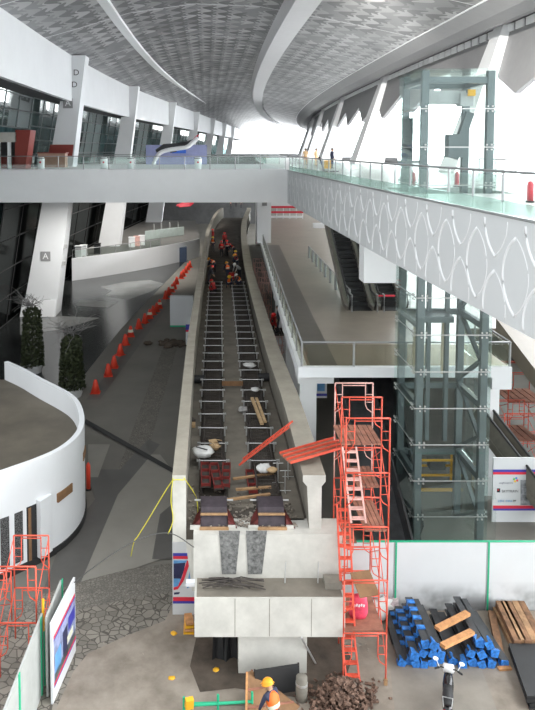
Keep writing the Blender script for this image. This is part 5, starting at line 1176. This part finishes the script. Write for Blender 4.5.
# rags at the foot of the hoarding
for k, (x, y, m) in enumerate(((383, 613, m_bag), (389, 609, mat('pale_rag', (.4, .33, .33), .8, var=.5, scale=5)), (378, 618, m_bag))):
    soft('rag_heap', ['white rag heap against the hoarding behind the scaffold', 'pinkish rag heap left of the blue-tipped beams', 'small white rag heap by the scaffold legs'][k], 'rags', x, y, 0.0, .36, m, .8, 20+k)
# dark soot stains on the hoarding are real marks
def stain(x, y, w, h_, sd):
    c = ony(x, y, YH); q = random.Random(sd); mb = MB()
    for k in range(1): mb.add([c+Vector((w*math.cos(a)*(.7+.3*q.random()), -.006, h_*math.sin(a)*(.7+.3*q.random()))) for a in [6.283*j/18 for j in range(18)]], [tuple(range(18))])
    return mb
# ================================================================== MOTORCYCLE
hb_ = onz(441, 668, 1.02)
bx, by = hb_.x, hb_.y
r = thing('motorcycle', 'black motorcycle with white front cowl parked in front of the beam piles', 'motorcycle', (bx, by-.6, 0), rz=0)
for nm, y in (('front_wheel', by+.22), ('rear_wheel', by-1.03)):
    mb = MB()
    ring = []
    for k in range(24):
        a = 6.28318*k/24; ring.append((bx, y+.29*math.cos(a)*.87, .29+.29*math.sin(a)*.87))
    mb.path(ring+[ring[0]], .05, 8); w = mb.build(nm, m_black, r, True)
    mb = MB(); mb.cbox((bx, y, .29), (.1, .1, .1))
    for k in range(5): a = 6.28318*k/5; mb.bar((bx, y, .29), (bx, y+.24*math.cos(a), .29+.24*math.sin(a)), .03, .03)
    mb.build('rim_spokes', m_steel, w)
mb = MB(); mb._cl([[Vector((bx-w, y, z-h)), Vector((bx+w, y, z-h)), Vector((bx+w*1.1, y, z)), Vector((bx+w*.5, y, z+h)), Vector((bx-w*.5, y, z+h)), Vector((bx-w*1.1, y, z))] for y, z, w, h in ((by-1.25, .72, .07, .06), (by-1.0, .66, .12, .12), (by-.6, .55, .13, .14), (by-.3, .48, .12, .15), (by-.05, .6, .14, .22), (by+.1, .8, .1, .16))]); mb.build('body', m_blacks, r, True)
mb = MB(); mb._cl([[Vector((bx-w, y, z)), Vector((bx+w, y, z)), Vector((bx+w*.85, y, z+.08)), Vector((bx-w*.85, y, z+.08))] for y, z, w in ((by-1.2, .84, .1), (by-.95, .80, .15), (by-.6, .76, .14), (by-.35, .74, .11))]); mb.build('seat', m_black, r, True)
mb = MB(); mb.path([(bx-.36, by-.06, 1.0), (bx-.2, by+.02, 1.02), (bx, by+.05, .98), (bx+.2, by+.02, 1.02), (bx+.36, by-.06, 1.0)], .018, 6); mb.build('handlebar', m_black, r, True)
for s in (-1, 1):
    mb = MB(); mb.tube((bx+s*.37, by-.08, 1.0), (bx+s*.25, by-.02, 1.02), .028, 8); mb.build('grip', m_black, r)
    mb = MB(); mb.tube((bx+s*.25, by, 1.03), (bx+s*.34, by+.02, 1.22), .01, 5); mb.lathe([(.03, -.01), (.075, 0), (.075, .02), (.03, .03)], (bx+s*.35, by+.02, 1.22), 12); mb.build('mirror', m_white, r)
    mb = MB(); mb.cbox((bx+s*.12, by-1.12, .35), (.07, .5, .08), 0, .25); mb.build('side_pipe' if s > 0 else 'shock_absorber', m_steel, r)
mb = MB(); mb._cl([[Vector((bx-w, y, z-.09)), Vector((bx+w, y, z-.09)), Vector((bx+w*.8, y, z+.09)), Vector((bx-w*.8, y, z+.09))] for y, z, w in ((by-.0, 1.0, .13), (by+.12, 1.0, .17), (by+.24, .92, .12))]); mb.build('front_cowl', m_white, r, True)
mb = MB(); mb._cl([[Vector((bx-w, y, z)), Vector((bx+w, y, z)), Vector((bx+w*.5, y, z+.05)), Vector((bx-w*.5, y, z+.05))] for y, z, w in ((by-.02, .55, .06), (by+.2, .62, .08), (by+.45, .52, .06))]); mb.build('front_mudguard', m_blacks, r, True)
mb = MB(); mb.cbox((bx, by-1.32, .72), (.2, .08, .1)); mb.build('tail_light', m_light, r)
mb = MB(); mb.cbox((bx, by-1.36, .56), (.18, .03, .12), 0, .2); mb.build('number_plate', m_white, r)
mb = MB(); mb.path([(bx-.1, by-1.3, .86), (bx-.13, by-1.0, .92), (bx+.13, by-1.0, .92), (bx+.1, by-1.3, .86)], .015, 6); mb.build('grab_rail', m_steel, r)
mb = MB(); mb.bar((bx-.1, by-.7, .3), (bx-.24, by-.72, .02), .03, .03); mb.build('kick_stand', m_steel, r)
mb = MB(); mb.tube((bx-.06, by+.05, .9), (bx-.06, by+.22, .3), .025); mb.tube((bx+.06, by+.05, .9), (bx+.06, by+.22, .3), .025); mb.build('front_fork', m_steel, r)
r.rotation_euler = (0, 0, -.34)
# ================================================================== FOREGROUND SITE THINGS
q = [ony(247, 673, 19.6), ony(252, 671, 19.8), ony(312, 716, 19.0), ony(246, 724, 18.3)]
r = thing('plywood_form', 'curved brown plywood form beside the worker in the orange vest', 'formwork', q[2]); r.location.z = 0
nv = Vector((.0, .06, -.02)); mb = MB(); mb.hexa([v for v in q], [v+nv for v in q]); mb.build('sheet', m_ply, r)
mb = MB(); mb.bar(q[0], q[3], .06, .09); mb.build('edge_batten', m_woodo, r)
for t in (.35, .7): mb = MB(); mb.bar(q[1].lerp(q[2], t), q[0].lerp(q[3], t), .04, .05); mb.build('rib', m_plank, r)
for v in (q[0], q[1]):
    mb = MB(); mb.bar(v+nv, (v.x+.05, v.y+.15, 0), .05, .05); mb.build('strut', m_plank, r)
a, b = onz(255, 700, 0), onz(299, 693, 0); r = thing('black_screen', 'black panel standing in front of the pier column behind the worker', 'panel', (a+b)/2)
mb = MB(); mb.hexa([a, b, b+Vector((0, .1, 0)), a+Vector((0, .1, 0))], [v+Vector((0, .1, .75)) for v in (a, b, b+Vector((0, .1, 0)), a+Vector((0, .1, 0)))]); mb.build('sheet', m_black, r)
for v in (a, b): mb = MB(); mb.bar(v+Vector((0, .1, 0)), v+Vector((0, .2, .76)), .05, .05); mb.build('stake', m_rebar, r)
a, b = onz(212, 702, 0), onz(236, 702, 0); mb = MB(); r = thing('pier_shade_sheet', 'black sheet painting the shade under the pier cap left of the column', 'shade sheet', (a+b)/2)  # black sheet added as painted shade beside the pier column
q = random.Random(4); top = zc0-.12
rows = []
for k in range(9):
    u = k/8; x = xat(213, 1, 21)+(xat(238, 1, 21)-xat(213, 1, 21))*u
    rows.append([Vector((x+q.uniform(-.05, .05), 21.0+.1*math.sin(k*1.3), .02+q.uniform(0, .12))), Vector((x, 21.05+.12*math.sin(k*1.7), .8)), Vector((x, 21.05+.06*math.sin(k), top))])
mb.loft(rows); mb.loft([[p+Vector((0, .02, 0)) for p in r_] for r_ in rows]); mb.build('sheet', m_black, r); mb = MB(); mb.bar(rows[0][2]+Vector((0, 0, .03)), rows[-1][2]+Vector((0, 0, .03)), .06, .06); mb.build('top_batten', m_rebar, r)
p = onz(301.5, 701, 0); r = thing('concrete_cylinder', 'grey concrete cylinder standing by the pier column', 'cylinder', p)
mb = MB(); mb.lathe([(.16, 0), (.17, .3), (.16, .72), (.12, .75)], p, 14); mb.build('core', m_conc2, r, True); mb = MB(); mb.lathe([(.175, .5), (.175, .56)], p, 14); mb.build('band', m_steel, r)
# scrap heap: many rusty pieces nobody could count
mb = MB(); q = random.Random(11)
for k in range(800):
    p = onz(340+q.gauss(0, 16), 704+q.gauss(0, 9), 0); d = ((p-onz(342, 704, 0)).length)
    h = max(0, .62-d*.5)*q.random(); s = q.uniform(.025, .085); mb.cbox(p+Vector((0, 0, h+s*.4)), (s*2.4, s, s*.7), q.random()*3, q.uniform(-.8, .8), q.uniform(-.8, .8))
tag(mb.build('rusty_scrap_heap', m_rubr), 'heap of rusty scrap metal beside the foot of the scaffold tower', 'scrap', kind='stuff')
mb = MB()
for k in range(900):
    p = onz(128+q.gauss(0, 16), 658+q.gauss(0, 15), 0); s = q.uniform(.015, .055); mb.cbox(p+Vector((0, 0, s*.3)), (s*2, s*1.4, s), q.random()*3, q.uniform(-.4, .4))
tag(mb.build('stone_rubble', m_rubble), 'scattered stone rubble on the dusty ground left of the pier', 'rubble', kind='stuff')
mb = MB()
for k in range(60):
    p = onz(360+q.gauss(0, 10), 640+q.gauss(0, 7), 0); s = q.uniform(.03, .1); mb.cbox(p+Vector((0, 0, s*.3)), (s*2, s*1.4, s), q.random()*3, q.uniform(-.4, .4))
tag(mb.build('stone_rubble', m_rubble), 'scattered stones beneath the scaffold tower', 'rubble', kind='stuff')
for k, (x, y) in enumerate(((174, 635), (172, 680), (216, 672))):
    p = onz(x, y, 0); mb = MB(); mb.blob(p+Vector((0, 0, .05)), .11, k, .5, 5); tag(mb.build('yellow_litter', m_yel, None, True), ['orange-yellow litter scrap left of the pier cap', 'yellow litter scrap on the dusty ground near the bottom', 'yellow scrap under the pier cap'][k], 'litter', 'yellow litter scraps')
a, b = onz(184, 716, 0), onz(252, 716, 0); r = thing('green_pipe_frame', 'green pipe frame along the bottom edge left of the worker', 'frame', (a+b)/2)
mb = MB(); mb.tube(a+Vector((0, 0, .3)), b+Vector((0, 0, .42)), .04, 8); mb.tube(a+Vector((0, .3, .12)), b+Vector((0, .35, .12)), .035, 8); mb.build('pipe', m_green, r)
for t in (0, .5, 1): v = a.lerp(b, t); mb = MB(); mb.tube(v, v+Vector((0, 0, .55+.15*t)), .035, 8); mb.build('upright', m_green, r)
mb = MB(); mb.cbox(a+Vector((.15, -.1, .45)), (.22, .14, .3), .3, .2); mb.build('yellow_tag', m_yel, r)
x0, x1 = xat(205, 0, 21.9), xat(238, 0, 21.9); mb = MB(); mb.bar((x0, 22.4, .3), (x1, 22.4, .3), .1, .14); mb.box((x0+.1, 22.35, 0), (x0+.2, 22.45, .23)); mb.box((x1-.2, 22.35, 0), (x1-.1, 22.45, .23)); tag(mb.build('orange_trestle', m_woodo), 'orange timber trestle in the shade behind the pier', 'trestle')
x0, x1 = xat(312, 0, 23), xat(342, 0, 23)
# ================================================================== PEOPLE
def person(label, loc, rz, pose='stand', shirt=None, trous=None, vest=None, helmet=None, group='workers on the guideway', tilt=None):
    r = thing('person', label, 'person', loc, group, rz)
    z0 = .93; ta = 0.0; kn = [(.11, .03, .48), (.11, .03, .48)]; an = [(.12, -.02, .09), (.12, -.02, .09)]
    if pose == 'bend': ta = 1.0
    if pose == 'walk': kn = [(.11, .16, .50), (.11, -.02, .48)]; an = [(.12, .22, .09), (.12, -.28, .14)]; ta = .08
    if pose == 'crouch': z0 = .42; ta = .55; kn = [(.18, .42, .50), (.18, .40, .48)]; an = [(.16, .12, .09), (.16, .05, .09)]
    if pose == 'lean': ta = .45
    if tilt is not None: ta = tilt
    def tp(x, y, z):
        h = z-.93; return Vector((x, y*math.cos(ta)+h*math.sin(ta), z0+h*math.cos(ta)-y*math.sin(ta)))
    V = []; Ed = []; Ra = []
    def v(p, rad, par=None):
        V.append(Vector(p)); Ra.append(rad); i = len(V)-1
        if par is not None: Ed.append((par, i))
        return i
    pel = v((0, 0, z0), .15); wa = v(tp(0, 0, 1.12), .13, pel); ch = v(tp(0, .01, 1.33), .155, wa); nk = v(tp(0, .0, 1.49), .06, ch); hb = v(tp(0, .02, 1.57), .085, nk); hm = v(tp(0, .02, 1.65), .105, hb); ht_ = v(tp(0, .01, 1.73), .07, hm)
    v(tp(0, .135, 1.62), .016, hb)
    hands = []
    for s in (-1, 1):
        sh = v(tp(s*.19, 0, 1.43), .075, ch)
        if pose in ('bend', 'crouch', 'lean'):
            S = V[sh]; el = v(S+Vector((s*.05, .10, -.27)), .05, sh); wr = v(S+Vector((s*.0, .22, -.50)), .036, el); hd = v(S+Vector((-s*.01, .25, -.59)), .036, wr)
        else:
            f = .1*s if pose == 'walk' else 0; el = v(tp(s*.25, -.03+f, 1.14), .05, sh); wr = v(tp(s*.26, .08+f*2, .90), .036, el); hd = v(tp(s*.26, .10+f*2, .82), .036, wr)
        hands.append(hd); dr = (V[hd]-V[wr]).normalized()
        for k in range(4):
            o = Vector((0, .018*(k-1.5), 0)); m1 = v(V[hd]+o+dr*.05, .011, hd); v(V[hd]+o+dr*(.095-.008*abs(k-1.2))+Vector((-s*.012, .01, 0)), .008, m1)
        v(V[hd]+Vector((-s*.02, .045, 0))+dr*.02, .011, hd)
    for j, s in enumerate((-1, 1)):
        hi = v((s*.095, 0, z0-.06), .105, pel); k_ = v((s*kn[j][0], kn[j][1], kn[j][2]), .068, hi); a_ = v((s*an[j][0], an[j][1], an[j][2]), .045, k_); v((s*an[j][0]*1.05, an[j][1]+.17, an[j][2]-.045), .04, a_)
    def skin(name, V, Ed, Ra, mats, chooser, sub=1):
        me = bpy.data.meshes.new(name); me.from_pydata([tuple(p) for p in V], Ed, [])
        o = bpy.data.objects.new(name, me); COL.objects.link(o)
        o.modifiers.new('s', 'SKIN'); sm = o.modifiers.new('u', 'SUBSURF'); sm.levels = sub; sm.render_levels = sub
        for i, d in enumerate(me.skin_vertices[0].data): d.radius = (Ra[i], Ra[i]); d.use_root = (i == 0)
        dg = bpy.context.evaluated_depsgraph_get(); dg.update(); n = bpy.data.meshes.new_from_object(o.evaluated_get(dg)); o.modifiers.clear(); o.data = n; bpy.data.meshes.remove(me); n.name = name
        n.materials.clear()
        for q in mats: n.materials.append(q)
        for f in n.polygons: f.use_smooth = True; f.material_index = chooser(f.center)
        o.parent = r; return o
    neck = tp(0, 0, 1.5); up = (tp(0, 0, 1.6)-neck).normalized()
    def ch_(c):
        if (c-neck).dot(up) > 0 and (c-V[hm]).length < .3: return 2
        if min((c-V[h]).length for h in hands) < .115: return 2
        if (c-V[pel]).dot(up) > .0: return 0
        return 3 if c.z < .12 else 1
    skin('body', V, Ed, Ra, [shirt or m_shirt, trous or m_trous, m_skin, m_black], ch_)
    if vest:
        W = [tp(0, 0, 1.0), tp(0, 0, 1.15), tp(0, .01, 1.36), tp(-.15, 0, 1.42), tp(.15, 0, 1.42)]
        skin('vest', W, [(0, 1), (1, 2), (2, 3), (2, 4)], [.19, .18, .205, .12, .12], [vest, m_refl], lambda c: 1 if abs((c-V[pel]).dot(up)-.22) < .035 else 0)
    M = Matrix.Translation(V[hm]) @ Matrix.Rotation(-ta, 4, 'X')
    mb = MB()
    if helmet: mb.lathe([(.175, -.01), (.15, .0), (.145, .05), (.115, .10), (.06, .135), (.02, .142)], (0, 0, 0), 14); mb.cbox((0, .15, -.002), (.16, .1, .014))
    else: mb.lathe([(.112, -.02), (.122, .03), (.105, .08), (.05, .115), (.01, .12)], (0, -.012, 0), 12)
    mb.v = [tuple(M @ Vector(q)) for q in mb.v]
    me = mb.build('helmet' if helmet else 'hair', helmet or m_hair, None, True); me.parent = r
    e = MB()
    for s in (-1, 1): e.cbox((s*.036, .104, -.005), (.026, .012, .012))
    e.cbox((0, .098, -.085), (.05, .012, .012)); e.v = [tuple(M @ Vector(q)) for q in e.v]; o = e.build('eyes_and_mouth', m_black, None); o.parent = r
    return r
zw = ZD+.05
wk_ = [ # pixel of the feet on the deck, facing, pose, vest, helmet, shirt, label
 (213, 252, 2.6, 'stand', m_vest, m_hely, m_shirt, 'worker in a yellow-orange vest standing at the left parapet, apart from the others'),
 (224.5, 247, .3, 'stand', None, m_helr, m_shirtr, 'worker in red with a red helmet at the back of the group on the track'),
 (221.5, 257, 3.0, 'stand', m_vestr, m_helr, m_shirtr, 'worker in a red vest standing on the left of the pair in mid-track'),
 (226.8, 256, .5, 'stand', m_vestr, m_helr, m_shirt, 'worker in a red vest standing on the right of the pair in mid-track'),
 (234.5, 257, 1.0, 'bend', m_vestr, m_helr, m_shirt, 'worker with a red helmet bending over the right track'),
 (234.8, 268, 4.0, 'walk', m_vest, m_hely, m_shirt, 'worker in orange vest with yellow helmet walking on the right track'),
 (237.5, 271, 2.0, 'lean', m_vestr, m_helo, m_shirt, 'worker in a red vest leaning beside the walking worker'),
 (241, 278, 2.2, 'bend', None, m_helw, m_shirtw, 'worker in a pale shirt bending by the right parapet'),
 (245.5, 287, 1.6, 'crouch', m_vest, m_helw, m_shirt, 'worker in orange crouching against the right parapet'),
 (228, 281, .4, 'lean', m_vest, m_helo, m_shirt, 'worker in a bright orange vest and blue trousers in the middle of the track'),
 (228, 288, 3.4, 'crouch', m_vest, m_hely, m_shirt, 'worker in yellow and orange crouching in front of the middle worker'),
 (215, 273, 1.2, 'bend', m_vest, m_helo, m_shirt, 'worker with an orange helmet bending over the left track'),
 (215, 294, .8, 'crouch', None, m_helr, m_shirtr, 'worker in red crouching on the near end of the left track works'),
 (206, 285, 5.0, 'lean', None, m_helr, m_trous, 'worker in dark clothes leaning at the left parapet'),
 (232.5, 282, 2.8, 'crouch', m_vestr, None, m_shirtr, 'worker in red crouching between the two tracks'),
 (204, 243, 2.0, 'stand', None, m_helr, m_shirtr, 'worker in dark red at the bend of the left parapet'),
]
for px, py, rz, po, ve, he, sh, lab in wk_:
    p = onz(px, py, zw); p.x = max(LX(p.y)+.75, min(RX(p.y)-1.0, p.x)); person(lab, p, rz, po, sh, m_shirt if 'blue' in lab else m_trous, ve, he)
for k, (px, py) in enumerate(((236, 207), (231, 209), (241, 208))):
    p = onz(px, py, zw); p.x = max(LX(p.y)+.8, min(RX(p.y)-.9, p.x)); person(['distant worker in orange in the middle of the guideway bend', 'distant worker in orange at the left of the guideway bend', 'distant worker in orange at the right of the guideway bend'][k], p, k*2.0, 'stand', m_shirt, None, m_vest, m_helo)
person('person in orange vest and orange helmet bending at the bottom edge beside the brown plywood', onz(275, 747, 0), .75, 'lean', m_shirt, m_trous, m_vest, m_helo, None, tilt=.35)
xx = RX(44)+.8
for k in range(2): person(['person in dark clothes on the faded scaffold below the mezzanine railing', 'second person in dark red sitting low on the faded scaffold below the mezzanine railing'][k], (xx-.0, 44.5+k*.9, 4.14), 1.5+k, 'stand' if k == 0 else 'crouch', m_shirtr if k else m_trous, m_trous, None, m_helr if k else None, 'people on the faded scaffold')
for k, (px, Y) in enumerate(((305.5, 74), (316, 70), (332, 62))):
    person(['person in tan clothes on the upper walkway, left of three', 'person in tan clothes on the upper walkway, middle of three', 'person in dark clothes on the upper walkway behind the black sign'][k], (xat(px, 14.8, Y), Y, 14.0), 3.0+k, 'stand', (m_tan, m_tan, m_shirt)[k], (m_wood, m_tan, m_trous)[k], None, None, 'people on the upper walkway')
x0, x1 = ony(312, 384, 33).x, ony(327, 384, 33).x
r = thing('hanging_banner', 'small white banner with a blue picture under the mezzanine beam left of the scaffold', 'banner', ((x0+x1)/2, 33, zat(398, 33)))
mb = MB(); mb.box((x0, 33, zat(398, 33)), (x1, 33.05, ZM-.46)); mb.build('sheet', m_panel, r)
mb = MB(); mb.box((x0+.25, 32.99, zat(391, 33)), (x1-.1, 33, zat(380, 33))); mb.build('picture', m_sky, r); mb = MB(); mb.box((x0, 32.99, zat(396, 33)), (x1, 33, zat(393.5, 33))); mb.build('purple_stripe', m_blur, r)
# ================================================================== LIGHT
for k, (x, y) in enumerate(((-4, 84), (-2, 106), (-6.5, 60), (9, 22), (9, 40))):  # added fill spots without fixtures, brightening the left hall and upper walkway
    L = bpy.data.lights.new('fill_spotlight', 'SPOT'); L.energy = 26000; L.spot_size = math.radians(75 if k < 3 else 42); L.spot_blend = 1.0; L.shadow_soft_size = 0.15; L.color = (1, .97, .92)
    o = bpy.data.objects.new('fill_spotlight', L); COL.objects.link(o); o.location = (x, y, (25.6, 25.6, 11.2, 24.6, 24.6)[k]); L.energy = (26000, 26000, 4500, 42000, 30000)[k]
    o.rotation_euler = ((Vector((-12.5+k*1.5, y+6, 1.5)) if k < 2 else (Vector((-16, 67, 2)), Vector((20, 56, 18)), Vector((21, 95, 18)))[k-2])-o.location).to_track_quat('-Z', 'Y').to_euler()
W = bpy.data.worlds.new('daylight'); SC.world = W; W.use_nodes = True
bg = W.node_tree.nodes['Background']; bg.inputs['Color'].default_value = (0.94, 0.975, 1.0, 1); bg.inputs['Strength'].default_value = 1.0
# overcast sky, several times brighter on the sun side (to the right and ahead)
nt = W.node_tree; tc = nt.nodes.new('ShaderNodeTexCoord'); dp = nt.nodes.new('ShaderNodeVectorMath'); dp.operation = 'DOT_PRODUCT'
dv = Vector((0.86, 0.5, 0.05)).normalized(); dp.inputs[1].default_value = dv; nt.links.new(tc.outputs['Generated'], dp.inputs[0])
mx = nt.nodes.new('ShaderNodeMapRange'); mx.interpolation_type = 'SMOOTHSTEP'; mx.inputs['From Min'].default_value = -0.15; mx.inputs['From Max'].default_value = 0.95; mx.inputs['To Min'].default_value = 1.05; mx.inputs['To Max'].default_value = 7.0
nt.links.new(dp.outputs['Value'], mx.inputs['Value']); nt.links.new(mx.outputs[0], bg.inputs['Strength'])
SC.view_settings.view_transform = 'Standard'; SC.view_settings.look = 'None'; SC.view_settings.gamma = 1.0
SC.view_settings.exposure = 0.75
SC.cycles.max_bounces = 8; SC.cycles.diffuse_bounces = 5; SC.cycles.transparent_max_bounces = 24
